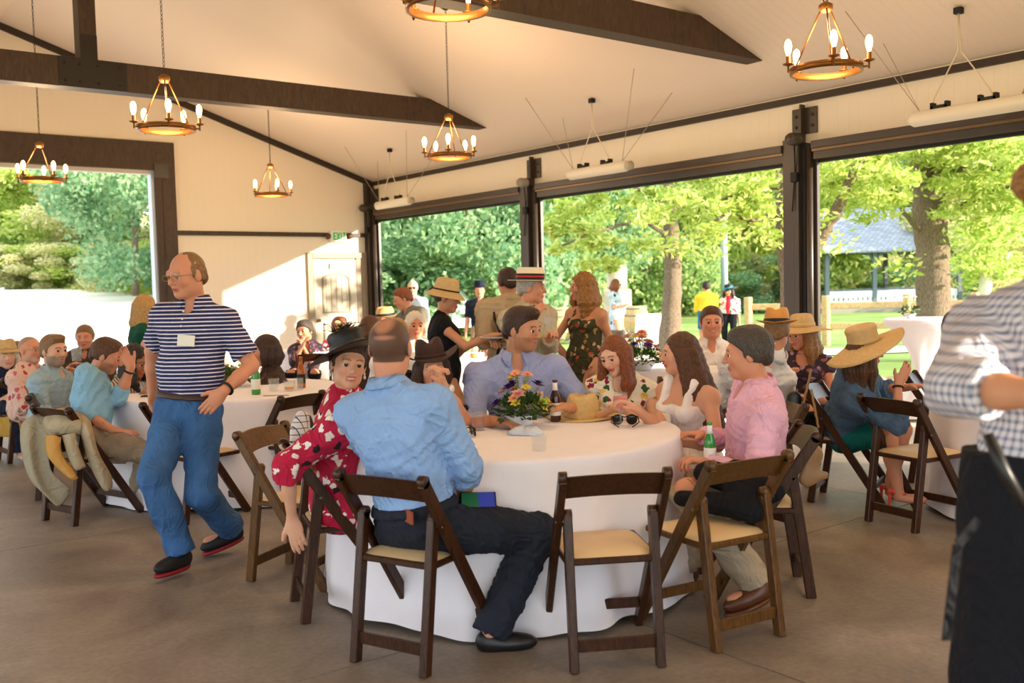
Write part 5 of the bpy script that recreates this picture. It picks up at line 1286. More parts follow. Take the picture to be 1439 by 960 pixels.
        # collar for shirts
        if kind in ('shirt', 'jacket') and q >= 2:
            mb = MB(); n = 26; vs = []; fs = []
            for i in range(n+1):
                a = math.radians(-158+316*i/n); dx, dy = math.sin(a), -math.cos(a)   # starts front, goes round the back
                dn = ll*math.sin(a)*1.0+(-ff)*math.cos(a); tn = (abs(a)/math.radians(158))**4
                top_ = NB+ax_*(.052*s-.020*tn)+dn*.066*s-ff*.004; bot = NB+ax_*(.012-.050*tn)*s+dn*(.090+.028*tn)*s-ff*.004
                for p in (top_, bot): vs.append(tuple(p-rootp))
            for i in range(n): fs.append((2*i, 2*i+2, 2*i+3, 2*i+1))
            mb.add(vs, fs, 0, True); co = mb.build('collar', top[3] if len(top) > 3 else tm, Rt); sm = co.modifiers.new('thickness', 'SOLIDIFY'); sm.thickness = .004
    if bottom and not noleg:
        kind = bottom[0]
        if kind in ('trousers', 'shorts'):
            F = Field(); F.ell(P0+ax_*.03*s, ((.160 if m else .172)*s*fat**.5+.012, .118*s*fat**.6+.012, .13*s), TM, .05)
            for kk in 'LR':
                kn, an = LEG[kk]
                if kind == 'trousers': F.cone(HP[kk], kn, .100*s*lm, .080*s*lm, k=.035); F.cone(kn, an+up*.0, .079*s*lm, .073*s*lm, k=.02, flat=(0, 1))
                else: F.cone(HP[kk], HP[kk]*.15+kn*.85, .10*s*lm, .088*s*lm, k=.03, flat=(0, 1))
            F.cut(P0+ax_*.10*s, ax_)
            gar(kind, F, bottom[1], wr=.010, wf=22)
            if len(bottom) > 2:     # belt
                F = Field(); F.ell(P0+ax_*.06*s, ((.162)*s*fat**.5+.022, .118*s*fat**.6+.020, .13*s+.01), TM, .01); F.cut(P0+ax_*.108*s, ax_); F.cut(P0+ax_*.072*s, -ax_); gar('belt', F, bottom[2], wr=0)
        elif kind == 'skirt' and pose == 'sit':
            F = Field(); F.ell(P0+ax_*.03*s, (.178*s+.012, .122*s+.012, .13*s), TM, .05)
            for kk in 'LR': kn, an = LEG[kk]; F.cone(HP[kk], HP[kk]*.1+kn*.9, .10*s*lm, .078*s*lm, k=.09, flat=(0, 1))
            F.cone(HP['L']*.5+HP['R']*.5, (LEG['L'][0]+LEG['R'][0])*.45+(HP['L']+HP['R'])*.05, .09*s, .07*s, k=.08, flat=(0, 1))
            gar('skirt', F, bottom[2], wr=.005)
        elif kind == 'skirt' and not (top and top[0] == 'dress'):
            F = Field(); F.cone(P0+ax_*.07*s, (P0[0], P0[1], bottom[1]*s), .155*s*fat, .19*s*fat, k=.03, sq=(ff, .75), flat=(1, 1)); gar('skirt', F, bottom[2], wr=.007)
    if shoes and not noleg:
        for kk in 'LR':
            an = LEG[kk][1]; ft = f.copy(); tilt = 0
            if feet and (kk+'d') in feet: ft = V3(facing(feet[kk+'d']))
            if feet and (kk+'t') in feet: tilt = feet[kk+'t']
            fd = nrm(ft-up*tilt); fu = nrm(up-fd*(up@fd)); fs_ = np.cross(fd, fu); MM = np.stack([fs_, fd, fu], 1); c = an-fu*.035
            kind = shoes[0]; F = Field()
            if kind == 'heel':
                F.cone(an-fd*.03+fu*.0, an+fd*.13-up*.065, .030, .024, k=.02, sq=(fu, .6)); F.cone(an-fd*.05-fu*.01, (an-fd*.05)*np.array([1, 1, 0])+up*.01, .012, .006, k=.01)
                gar('shoe', F, shoes[1], wr=0, h=.006)
            else:
                F.ell(c+fd*.085, (.048, .115, .042), MM, .02); F.ell(c-fd*.005+fu*.01, (.042, .055, .052), MM, .03); F.cut(c-fu*.030, -fu)
                so = gar('shoe', F, shoes[1], wr=0, h=.008)
                F = Field(); F.ell(c+fd*.075-fu*.036, (.050, .128, .03), MM, .01); F.cut(c-fu*.026, fu); F.cut(c-fu*.050, -fu); V, Q_ = grow(F, .008); to_obj('sole', V, Q_, shoes[2] if len(shoes) > 2 else shoes[1], so, rootp); 
    # ---------------- hair
    if hair and hair.get('style'):
        st = hair['style']; F = Field(); hmx = HAIR[hair['m']]; t_ = hair.get('t', 0)
        def hh(x, y, z, rx, ry, rz, k=.02, op='u'): F.ell(hpnt(x, y, z), (rx*hs_, ry*hs_, rz*hs_), HM, k*hs_, op)
        thin = hair.get('thin', 0)
        hh(0, -.018, .034, .083+t_-thin*.003, .098+t_-thin*.003, .092+t_-thin*.004)
        rec = hair.get('recede', 0)
        lowc = {'short': -.004, 'ring': -.004}.get(st, .004)
        F.cut(hpnt(0, 0, 0)+HM@np.array([0, -.66*lowc, .75*lowc]), HM@np.array([0, .66, -.75]), k=.008) if st in ('short', 'ring') else None
        if st in ('short', 'ring'):
            F.cut(hpnt(0, -.06, -.055), -hz, k=.01)
            for sx in (-1, 1): hh(sx*.066, -.035, .005, .018+t_*.5, .042, .042, .02); hh(sx*.072, .012, .012, .009+t_*.4, .010, .030, .012)
            hh(0, -.083, -.022, .058, .028+t_*.5, .042, .02)
            if not rec: hh(0, .040, .090, .050, .036, .024+t_, .03)
            if rec: hh(0, .085, .085, .05+.02*rec, .05+.045*rec, .05+.03*rec, .01, 's')
            if st == 'ring': hh(0, .045, .125, .055, .07, .040, .01, 's')
            if hair.get('quiff'): hh(0, .052, .096, .048, .032, .018, .03)
        else:
            n_ = 9
            F.cut(hpnt(0, .03, -.04), HM@np.array([0, .2, -1]), k=.01) if st == 'updo' else None
            Ln = hair.get('len', .3); wdt = hair.get('w', .03)
            if st in ('long', 'bob'):
                gg = random.Random(len(label)); grav = np.array([0, 0, -1.]); bk = -hy
                bw = hair.get('dir', None)
                for i in range(n_):
                    a = math.radians(-112+224*i/(n_-1)); st_ = hpnt(.080*math.sin(a), -.015-.085*math.cos(a), .01)
                    e = st_+grav*Ln*.5+ (st_-H)*np.array([1, 1, 0])*.15+V3([gg.uniform(-1, 1)*.012, gg.uniform(-1, 1)*.012, 0])
                    e2 = e+grav*Ln*.5*gg.uniform(.85, 1.08)-(e-H)*np.array([1, 1, 0])*.12+(-f*.0)
                    if bw: e2 = e2+V3(facing(bw[0]))*bw[1]; e = e+V3(facing(bw[0]))*bw[1]*.4
                    F.cone(st_, e, .030*hs_+t_, wdt, k=.02); F.cone(e, e2, wdt, wdt*(.5 if st == 'long' else .8), k=.02)
            if st == 'updo': hh(0, -.115, .04, .04, .04, .04, .02)
            # open the face
            hh(0, .105, -.035, .062, .075, .105, .012, 's'); hh(0, .14, -.10, .08, .09, .09, .01, 's')
            hh(0, .03, -.10, .050, .06, .09, .01, 's')
        fr_ = hair.get('curl', 0)
        def grv(P):
            qq = (P-H)@HM; a = np.arctan2(qq[:, 0], qq[:, 1]+.02)
            if fr_: return fr_*(np.sin(P[:, 0]*110+3*np.sin(P[:, 2]*60))*np.sin(P[:, 1]*105+2*np.sin(P[:, 2]*70))+.5*np.sin(P[:, 2]*120))
            if st in ('short', 'ring'): return .0018*np.sin(qq[:, 0]*260+6*np.sin(qq[:, 2]*30))*(.4+.6*np.sin(qq[:, 1]*90))
            return .0022*np.sin(a*34+3*np.sin(qq[:, 2]*18))
        V, Q_ = grow(F, max(hfin*1.15, .0048), groove=grv); to_obj('hair', V, Q_, hmx, Rt, rootp)
    # ---------------- hat
    if hat:
        tl = hat.get('tilt', 0); o_ = hpnt(*hat.get('o', (0, -.012, .058)))-rootp
        rx_ = Matrix(((HM[0, 0], HM[0, 1], HM[0, 2], o_[0]), (HM[1, 0], HM[1, 1], HM[1, 2], o_[1]), (HM[2, 0], HM[2, 1], HM[2, 2], o_[2]), (0, 0, 0, 1))) @ Matrix.Rotation(math.radians(tl), 4, 'X') @ Matrix.Rotation(math.radians(hat.get('roll', 0)), 4, 'Y')
        ho = hat_mesh(rx_, .086*hs_, .104*hs_, hat.get('h', .11), hat.get('brim', .06), hat.get('fn'), hat['m'], Rt, hat.get('band'), hat.get('bh', .03), hat.get('crease', .02), flat=hat.get('flat', False), taper=hat.get('taper', .85))
        if hat.get('feather'):
            mb = MB(); rnd = random.Random(2)
            for i in range(70):
                p = rx_ @ Vector((rnd.uniform(-.03, .05), rnd.uniform(.0, .08), hat.get('h', .11)*rnd.uniform(.7, 1.0))); d = Vector((rnd.uniform(-.07, .06), rnd.uniform(-.05, .05), rnd.uniform(.0, .05)))
                mb.tube([p, p+d*.6+Vector((0, 0, .01)), p+d], [.0035, .002, .0008], 3, cap=False)
            mb.build('feather', hat['feather'], ho)
    if extra: extra(dict(Rt=Rt, root=rootp, H=H, HM=HM, hp=hpnt, NB=NB, P0=P0, ax=ax_, ff=ff, ll=ll, SH=SH, ARM=ARM, LEG=LEG, s=s, f=f, TL=TL, fat=fat, torso=torso))
    return Rt
# small add-ons
M_TAG = mat('white_name_tag', '#efe9da', .6)
def name_tag(k, u, v, w_=.085, h_=.055):
    """u across the chest (+ = person's left), v height as a share of the torso"""
    P = k['P0']+k['ax']*k['TL']*v+k['ll']*u; F = Field(); k['torso'](F, .014); y = .35
    while y > 0 and field_at(F, P+k['ff']*y) > .018: y -= .004
    c = P+k['ff']*(y+.004)
    n_ = nrm(k['ff']+k['ll']*u*3.0); x = nrm(np.cross(k['ax'], n_)); z = np.cross(n_, x)
    vs = [c+x*sx*w_/2+z*sz*h_/2+n_*o for o in (.002, .008) for sx, sz in ((-1, -1), (1, -1), (1, 1), (-1, 1))]
    MB().add([tuple(p-k['root']) for p in vs], [(0, 1, 2, 3), (4, 5, 6, 7), (0, 1, 5, 4), (1, 2, 6, 5), (2, 3, 7, 6), (3, 0, 4, 7)]).build('name_tag', M_TAG, k['Rt'])
def wrist(k, side, m, t=.86, name='wristwatch', r=.033, dial=None):
    EE, WR = k['ARM'][side][0], k['ARM'][side][1]; c = EE*(1-t)+WR*t; d = nrm(WR-EE); x = nrm(np.cross(d, [0, 0, 1.])); y = np.cross(d, x)
    pts = [tuple(c+(x*math.cos(a)+y*math.sin(a))*r*k['s']-k['root']) for a in np.linspace(0, 2*math.pi, 18)]
    o = MB().tube(pts, .007, 6).build(name, m, k['Rt'])
    if dial:
        n_ = k['ARM'][side][3]; n_ = nrm(n_-d*(n_@d)); cc = c+n_*r*k['s']*1.05; MB().lathe([(0, -.004), (.019, -.004), (.019, .005), (0, .006)], 14, M=Matrix.Translation(Vector(cc-k['root'])) @ Vector(n_).to_track_quat('Z', 'Y').to_matrix().to_4x4()).build('watch_face', dial, o)
# ------------------------------------------------------------------ cloths and colours worn
C_lblue = cloth('light_blue_cotton', '#8fb0e0'); C_lav = cloth('lavender_chambray', '#9aa4cf'); C_pink = cloth('pink_oxford', '#e8b4cc'); C_white = cloth('white_cotton', '#f4f0ee')
C_sky = cloth('sky_blue_linen', '#8dbbd6'); C_gblue = cloth('grey_blue_pique', '#98b2bf'); C_navy = cloth('navy_pique', '#1c2438'); C_black = cloth('black_jersey', '#15151a'); C_tan = cloth('tan_canvas', '#bba684')
C_beige = cloth('beige_seersucker', '#b9ab90'); C_khaki = cloth('khaki_twill', '#a99880', noise=.08); C_denim = creases(mat('worn_blue_denim', '#365f90', .85, noise=.28, nscale=4)); C_ddenim = creases(mat('dark_indigo_denim', '#171d2b', .85, noise=.2, nscale=5))
C_jdenim = creases(mat('faded_denim_jacket', '#4a6584', .85, noise=.3, nscale=6)); C_teal = cloth('teal_jersey', '#0f6e6c'); C_green = cloth('dark_green_satin', '#134a38'); C_brownl = floral('brown_lace', '#3a261c', ['#5a4030', '#2a1a12', '#6c5040'], 60, .3)
C_blazer = cloth('brown_blazer', '#4a3a2e'); C_yellow = cloth('yellow_cotton', '#ecc93a'); C_bshort = cloth('blue_cotton', '#1f6a9c'); C_strip = stripes('navy_white_stripes', '#26285a', '#e0dcea', .0215, .68)
C_ging = check('blue_grey_gingham', '#d4cdd2', '#6e7690', .019, .42); C_plaid = check('white_window_plaid', '#e4e2e0', '#40464e', .03, .12, soft=False)
C_red = floral('crimson_floral_print', '#b8123c', ['#f0e4d8', '#b8123c', '#1a1014', '#e8d8cc', '#b8123c', '#f4ece4'], 21, .40); C_tropic = floral('white_tropical_print', '#e6e0d8', ['#c23a54', '#3c8a5a', '#e6e0d8', '#d85a78', '#2e6a50'], 14, .45)
C_pinkf = floral('pink_floral_print', '#ddb8a8', ['#b02848', '#ddb8a8', '#c8607a', '#8a7a60', '#ddb8a8'], 18, .42); C_olive = floral('olive_floral_print', '#3e3c22', ['#a08a50', '#b0503c', '#3e3c22', '#c8a888', '#54502c'], 20, .38)
C_citrus = floral('white_citrus_print', '#e8e2d2', ['#e0b040', '#2f5a34', '#8a1c3c', '#e8e2d2', '#e8c860'], 20, .42); C_dorange = floral('dark_orange_floral', '#1e1612', ['#c0542c', '#1e1612', '#8a6a50', '#1e1612', '#d88a5c'], 12, .42)
C_redf = floral('red_floral_shirt', '#cc2c50', ['#e8d0cc', '#cc2c50', '#d84a68'], 12, .40); C_bluep = floral('white_blue_print_dress', '#bcd0dc', ['#20304a', '#bcd0dc', '#dfe8ee', '#3a5a84'], 9, .35); C_dkflor = floral('dark_muted_floral', '#3c2a34', ['#b08a98', '#3c2a34', '#5a4a70', '#9a5a60'], 20, .4)
C_zig = stripes('brown_white_stripes', '#6a5648', '#cbbca8', .02, .6, 'X')
S_black = mat('black_leather', '#100f10', .4, spec=.5); S_red = mat('red_sole', '#8a1c24', .5); S_brown = mat('brown_leather', '#5a3018', .38, spec=.5, noise=.1); S_coral = mat('coral_patent', '#d8503c', .3); S_sand = mat('dark_sandal', '#2c2018', .6)
Bt = mat('brown_belt', '#3c2418', .45); M_felt = mat('brown_woven_straw', '#3a2018', .75, noise=.2, nscale=80, bump=.6, bscale=110); M_bhat = mat('black_sinamay', '#0e0d0f', .45, noise=.2, nscale=60); M_panama = mat('honey_panama', '#c98f48', .7, bump=.4, bscale=110); M_tanhat = mat('pale_tan_straw', '#c9a873', .75, noise=.08, nscale=40, bump=.5, bscale=120)
M_cream = mat('cream_boater', '#e8dcc0', .65, bump=.4, bscale=110); M_band = mat('black_band', '#1a1412', .6); M_redb = mat('red_band', '#b02430', .6); M_strap = mat('black_strap', '#12100f', .5)
def lap_strap(pts, r=.006, name='camera_strap', m=None):
    def f(k): pass
    return f
# ---- main table
def x_p1(k):
    p = k['P0']+k['ax']*.085*k['s']-k['ff']*.135*k['s']-k['ll']*.085*k['s']; MB().box(-.035, .035, -.004, .004, -.025, .025, M=Matrix.Translation(Vector(p-k['root'])) @ Matrix.Rotation(math.atan2(k['ff'][1], k['ff'][0])-math.pi/2-.5, 4, 'Z')).build('waistband_patch', mat('leather_patch', '#9a4a28', .6), k['Rt'])
person('man in a light blue shirt seen from behind, dark jeans, seated nearest the camera', (549, 489, 3.98), 146, 168, hip=(2.10, 3.37, .52, 0), fat=1.12, sw=1.12, s=1.06, q=3, skin='ruddy',
       R=(652, 694, 4.12, dict(elbow=(650, 642, 3.92), hand=(110, 5), back=(0, 75), curl=.3)), L=(548, 618, 4.6, dict()),
       top=('shirt', C_lblue, 'rolled'), bottom=('trousers', C_ddenim, C_ddenim), shoes=('oxford', S_black), feet=dict(R=(688, 893, 4.02), Rd=95, L=(618, 850, 4.45), Ld=120), knees=dict(R=(752, 748, 4.12)),
       hair=dict(buzz=(.045, .028, .02), spot=1), extra=x_p1)
def x_p2(k):
    for sx in (-1, 1):
        c = Vector(k['hp'](sx*.083, -.01, -.045)-k['root']); MB().lathe([(0, -.022), (.007, -.012), (.003, 0), (.005, .008), (0, .014)], 10, c=c).build('earring', mat('pearl', '#efe6da', .2), k['Rt'])
person('smiling woman in a black feathered hat and crimson floral dress, seated', (490, 512, 4.4), 95, 22, 0, -8, hip=(2.12, 4.10, .50, 0), sex='f', q=3, skin='fair', smile=True, s=1.02,
       R=(409, 715, 4.30, dict(elbow=(424, 640, 4.25), hand=(60, -75), curl=.25)), L=(500, 622, 4.35, dict(elbow=(452, 636, 4.30))),
       top=('loose', C_red, 'elbow'), bottom=('skirt', .5, C_red), shoes=('flat', S_black), hair=dict(style='short', m='dark'), extra=x_p2,
       hat=dict(m=M_bhat, h=.10, brim=.12, tilt=14, roll=18, fn=lambda a, r: -.035*r*r*abs(math.cos(a))**2+.01*r, band=mat('grey_satin_band', '#3a3638', .3), bh=.035, feather=mat('black_feather', '#14120f', .7), flat=False, crease=0, taper=1.0))
person('woman in a brown woven hat resting her chin on clasped hands', (607, 517, 5.35), 5, 15, 4, 6, hip=(2.98, 5.12, .50, 0), sex='f', q=3, skin='fair', s=1.0,
       R=(612, 548, 5.12, dict(elbow=(585, 600, 5.2), hand=(40, 75), curl=.9)), L=(626, 545, 5.10, dict(elbow=(655, 590, 5.2), hand=(-40, 70), curl=.9)),
       top=('loose', C_dorange, 'short'), bottom=('trousers', C_black), hair=dict(style='bob', m='dark', len=.14, w=.025), hat=dict(m=M_felt, h=.115, brim=.075, tilt=6, fn=lambda a, r: .05*r*r*abs(math.cos(a))**2-.02*r*abs(math.sin(a)), band=M_felt, bh=.02, crease=.045),
       extra=lambda k: wrist(k, 'L', mat('silver_band', '#b8b4ae', .3, metal=.7), dial=mat('white_dial', '#f0ece4', .3)))
person('dark-haired man in a lavender shirt with a name tag, looking right', (734, 463, 5.45), 8, 58, 6, 0, q=3, skin='tan', fat=1.05, sw=1.12, s=1.06, brow=(.03, .02, .015),
       L=(806, 574, 5.33, dict(elbow=(822, 572, 5.5), hand=(-90, 12), curl=.75)), R=(690, 592, 5.1, dict(elbow=(668, 575, 5.35), hand=(60, -5))),
       top=('shirt', C_lav, 'elbow'), bottom=('trousers', C_khaki), shoes=('oxford', S_brown), hair=dict(style='short', m='dark', quiff=1), beard=((.12, .07, .05), .35), extra=lambda k: name_tag(k, .085, .64, .07, .06))
person('young woman with long auburn hair in a citrus print top, looking down', (864, 500, 5.55), -12, -38, 16, 8, sex='f', q=3, skin='pale', s=.98,
       L='table', R='table', top=('dress', C_citrus, 'none'), bottom=('skirt', .5, C_citrus), hair=dict(style='long', m='red', len=.34, w=.032, curl=.0014))
def x_p6(k):
    name_tag(k, -.02, .62, .07, .045)
person('woman with long brown hair in a white tank top raising a glass of rose beer', (955, 497, 5.25), -52, -88, 2, 0, sex='f', q=3, skin='fair', s=1.0, fat=1.02,
       R=(898, 578, 5.02, dict(elbow=(925, 612, 5.15), hand=(-90, 35), curl=.7)), L=(955, 622, 4.85, dict(elbow=(1008, 620, 5.0), hand=(-95, 5))),
       top=('tank', C_white, 'none'), bottom=('skirt', .5, C_white), hair=dict(style='long', m='brown', len=.44, w=.034, dir=(80, .13), curl=.0022), extra=x_p6)
def x_p7(k):
    pass
person('grey-haired man in a pink shirt seated in profile at the main table', (1050, 497, 4.62), -92, -100, 4, 0, hip=(3.80, 2.99, .52, 0), q=3, skin='ruddy', fat=1.1, sw=1.05, s=1.04,
       L=(1008, 655, 4.5, dict(elbow=(1065, 660, 4.35), hand=(-90, 15), curl=.8)), R=(985, 612, 4.85, dict()),
       top=('shirt', C_pink, 'long'), bottom=('trousers', C_khaki, Bt), shoes=('oxford', S_brown, S_brown), knees=dict(L=(975, 690, 4.45), R=(968, 690, 4.75)), feet=dict(L=(1066, 822, 4.38), Ld=-70, Lt=.25, R=(965, 800, 4.75), Rd=-90),
       hair=dict(style='short', m='salt', t=.007))
# stemmed glass in her raised hand; jacket on his lap
gq_ = at(872, 572, 5.02); G_ = thing('beer_glass', 'stemmed glass of rose-orange beer held up by the woman in the white tank top', 'glass', gq_)
MB().lathe([(.0, -.085), (.032, -.083), (.005, -.075), (.005, -.03), (.030, -.008), (.041, .03), (.036, .075), (.034, .075), (.038, .03), (.028, -.003), (0, -.02)], 20).build('bowl', m_gl, G_)
MB().lathe([(0, -.018), (.026, -.003), (.037, .03), (.035, .055), (0, .055)], 20).build('drink', mat('rose_orange_beer', '#e8581c', .2), G_)
F = Field(); F.cone(at(1000, 665, 4.4), at(1075, 690, 4.25), .085, .09, k=.05, sq=((0, 0, 1), .7)); F.cone(at(960, 700, 4.35), at(1040, 712, 4.2), .05, .07, k=.05, sq=((0, 0, 1), .8)); F.cone(at(1035, 665, 4.3), at(1060, 720, 4.15), .06, .05, k=.05)
V, Q_ = grow(F, .009, .008, 14); o0 = V3(at(1030, 690, 4.3)); o = to_obj('black_jacket', V, Q_, C_black, None, o0); o.location = o0; tag(o, 'folded black jacket on the lap of the man in the pink shirt', 'jacket')
# ---- the walking man
def x_old(k):
    name_tag(k, .045, .66, .095, .06); wrist(k, 'L', mat('black_watch', '#141214', .4), .88, r=.037)
    mb = MB()
    for i in range(3):
        p = k['NB']+k['ff']*(.125+.008*i)-k['ax']*(.05+.04*i); mb.lathe([(0, 0), (.006, 0), (.006, .003), (0, .003)], 8, M=Matrix.Translation(Vector(p-k['root'])) @ Vector(k['ff']).to_track_quat('Z', 'Y').to_matrix().to_4x4())
    mb.build('button', M_TAG, k['Rt'])
person('older man in a navy and white striped polo and blue jeans walking past', (262, 387, 5.35), -12, -32, 8, 0, pose='stand', hip=(266, 578, 5.42), q=3, skin='ruddy', fat=1.22, sw=1.02, s=1.0, hs=1.08,
       L=(312, 552, 5.20, dict(elbow=(352, 512, 5.40), hand=(-70, -45), back=(20, 10), curl=.3)), R=(214, 570, 5.75, dict(elbow=(210, 505, 5.65))),
       top=('shirt', C_strip, 'short'), bottom=('trousers', C_denim, Bt), shoes=('trainer', mat('black_trainer', '#1a181a', .6), S_red), feet=dict(R=(256, 778, 5.22), Rd=-25, L=(326, 744, 5.62), Ld=-60, Lt=.28),
       hair=dict(style='short', m='sandy', thin=1, recede=.5, t=-.004), glasses='wire', extra=x_old, brow=(.40, .25, .16))
# ---- standing guests
tumb = lambda lab, p, liq=None: tumbler(lab, p, .036, .10, .4, liq)
person('woman in a black sleeveless top and tan sun hat, standing with a plate', (628, 419, 7.5), 95, 82, 8, 0, pose='stand', sex='f', q=2, skin='tan', fat=1.15, s=.90, hs=.97,
       R=(676, 478, 7.25, dict(elbow=(652, 484, 7.3), hand=(90, 5), curl=.4)), L=(672, 474, 7.6), top=('dress', C_black, 'none'), bottom=('skirt', .55, C_dorange), hair=dict(style='updo', m='dark'),
       hat=dict(m=M_tanhat, h=.10, brim=.062, tilt=-4, fn=lambda a, r: -.05*r, band=M_band, bh=.01, crease=.0))
F = Field(); F.cone((0, 0, .98), (0, 0, .25), .19, .27, k=.04, sq=(facing(90), .9)); V, Q_ = grow(F, .014, .008, 12)
kx = at(630, 500, 7.5); 
pl_ = at(694, 476, 7.2); PL = thing('dinner_plate', 'pale plate held by the woman in the black sleeveless top', 'plate', pl_); MB().lathe([(0, 0), (.06, 0), (.105, .012), (.105, .016), (.06, .005), (0, .005)], 24).build('dish', mat('pale_china', '#c9d2dc', .3), PL)
def x_boater(k): 
    MB().box(-.045, .045, -.012, .012, -.02, .02, M=Matrix.Translation(Vector(k['NB']+k['ff']*.085-k['root'])) @ Matrix.Rotation(math.atan2(k['ff'][1], k['ff'][0])-math.pi/2, 4, 'Z'), bev=.008).build('bow_tie', mat('grey_bow_tie', '#6a6664', .6), k['Rt'])
    P = Field(); P.ell(k['P0']+k['ax']*k['TL']*.5+k['ff']*.035, (.05, .115, .27), np.stack([k['ll'], k['ff'], k['ax']], 1)); V, Q_ = grow(P, .012); to_obj('shirt_front', V, Q_, cloth('pale_olive_shirt', '#b8b894'), k['Rt'], k['root'])
person('man in a cream boater hat with red and black band, beige jacket and bow tie', (747, 405, 7.3), 38, 78, 2, 0, pose='stand', q=2, skin='ruddy', s=.94, hs=1.0,
       R=(752, 446, 7.0, dict(hand=(60, 60), curl=.9)), L=(772, 478, 7.05, dict(hand=(20, 40), curl=.9)), top=('jacket', C_beige, 'long'), bottom=('trousers', cloth('ochre_twill', '#8a6a3c')), shoes=('oxford', S_brown), hair=dict(style='short', m='grey'),
       hat=dict(m=M_cream, h=.098, brim=.066, flat=True, band=[(M_band, .006, .020), (M_redb, .020, .036), (M_band, .036, .050)], crease=0), extra=x_boater)
tumb('clear wine glass held by the man in the boater hat', at(770, 462, 7.0))
def x_vest(k):
    a = k['NB']+k['ll']*-.0; pts = [k['SH']['L']*.75+k['NB']*.25+k['ax']*.07, k['SH']['L']*.7+k['NB']*.3-k['ff']*.14-k['ax']*.08, k['P0']+k['ll']*.08-k['ff']*.16+k['ax']*.25, k['P0']+k['ll']*.12-k['ff']*.15+k['ax']*.02]
    MB().tube([tuple(p-k['root']) for p in pts], .011, 6).build('camera_strap', M_strap, k['Rt'])
    MB().box(-.06, .06, -.03, .03, -.05, .05, M=Matrix.Translation(Vector(k['P0']-k['ll']*.19-k['ff']*.1+k['ax']*.0-k['root'])), bev=.01).build('camera_pouch', M_strap, k['Rt'])
    F = Field(); F.cone(k['NB']-k['ax']*.01, k['NB']+k['ax']*.035, .075, .066, flat=(1, 1)); V, Q_ = grow(F, .01); to_obj('collar', V, Q_, M_strap, k['Rt'], k['root'])
person('man in a tan jacket seen from behind with a dark strap over the back', (713, 397, 7.7), 184, 200, 8, 0, pose='stand', q=2, skin='tan', s=.95, hs=.97, fat=1.05, sw=1.05,
       L=(690, 478, 7.3, dict(elbow=(681, 468, 7.55))), R='hold', top=('jacket', C_tan, 'elbow', C_tan), bottom=('trousers', C_khaki), shoes=('oxford', S_brown), hair=dict(style='short', m='dark'), extra=x_vest)
person('woman with honey curls in an olive floral strappy dress, standing', (818, 404, 7.9), -38, -78, 0, 0, pose='stand', sex='f', q=2, skin='tan', s=.93, hs=.97, fat=1.08,
       L=(842, 502, 7.75, dict(elbow=(853, 466, 7.85), hand=(-40, -75))), R=(794, 500, 8.0, dict(elbow=(790, 462, 8.0), hand=(-20, -80))), top=('dress', C_olive, 'strap'), bottom=('skirt', .45), shoes=('flat', S_sand), hair=dict(style='long', m='curl', len=.24, w=.05, curl=.005, t=.008),
       extra=lambda k: wrist(k, 'L', mat('black_watch', '#141214', .4), .9))
person('blond long-haired woman in a dark green dress, behind the striped polo man', (205, 433, 8.2), 120, 130, 12, 0, pose='stand', sex='f', q=1, skin='fair', s=.88, top=('dress', C_green, 'none'), bottom=('skirt', .5), L=(216, 520, 8.0), hair=dict(style='long', m='blond', len=.30, w=.035))
person('reddish-haired man in a grey and black jacket leaning to the left by the far post', (566, 420, 10.2), -50, -75, 18, 0, pose='stand', hip=(588, 500, 10.2), q=1, skin='ruddy', s=.9, L='hold', R='hold', top=('jacket', cloth('grey_suiting', '#6c6a60'), 'long'), bottom=('trousers', C_black), hair=dict(style='short', m='red'), glasses='wire')
person('man in a pale blue shirt and dark glasses outside the far bay', (580, 405, 15.5), 10, 0, 0, 0, pose='stand', q=1, skin='pale', s=.9, top=('shirt', cloth('pale_blue_cotton', '#bccbdc'), 'elbow'), bottom=('trousers', C_khaki), hair=dict(style='short', m='white'), glasses=mat('black_frame', '#15100e', .3))
person('man in a navy cap and navy polo with a white crest outside the far bay', (674, 408, 15.0), -5, 0, 0, 0, pose='stand', q=1, skin='fair', s=.9, top=('shirt', C_navy, 'short'), bottom=('trousers', C_khaki), hair=dict(style='short', m='dark'),
       hat=dict(m=C_navy, h=.10, brim=.02, crease=0, fn=lambda a, r: -.01*r, taper=1.0), extra=lambda k: name_tag(k, .08, .7, .06, .05))
person('woman in a white and blue printed dress standing on the lawn', (866, 400, 19.5), 60, 90, 5, 0, pose='stand', sex='f', q=1, skin='fair', s=.9, R='hold', L='hold', top=('dress', C_bluep, 'short'), bottom=('skirt', .35), hair=dict(style='bob', m='red', len=.14, w=.03), shoes=('flat', S_sand), glasses=mat('black_frame', '#15100e', .3))
person('man in a yellow shirt and blue shorts with his back turned on the lawn', (992, 403, 20), 175, 185, 0, 0, pose='stand', q=1, skin='tan', s=.92, top=('shirt', C_yellow, 'elbow'), bottom=('shorts', C_bshort), hair=dict(style='short', m='black'), shoes=('trainer', S_sand), L='hold', R='hold')
def x_kim(k):
    P = Field(); P.ell(k['P0']+k['ax']*k['TL']*.55+k['ff']*.06-k['ll']*.02, (.06, .11, .22), np.stack([k['ll'], k['ff'], k['ax']], 1)); V, Q_ = grow(P, .014); to_obj('red_top', V, Q_, cloth('bright_red_top', '#d82440'), k['Rt'], k['root'])
person('woman in a dark sun hat, red top and white tropical kimono on the lawn', (1024, 409, 20), -15, -30, 5, 0, pose='stand', sex='f', q=1, skin='fair', s=.9, hs=1.0, top=('loose', C_tropic, 'long'), bottom=('trousers', C_black), hair=dict(style='long', m='dark', len=.2, w=.03),
       hat=dict(m=M_bhat, h=.09, brim=.10, tilt=-5, roll=12, fn=lambda a, r: -.03*r, crease=0, band=mat('teal_band', '#2a8a9a', .6)), extra=x_kim)
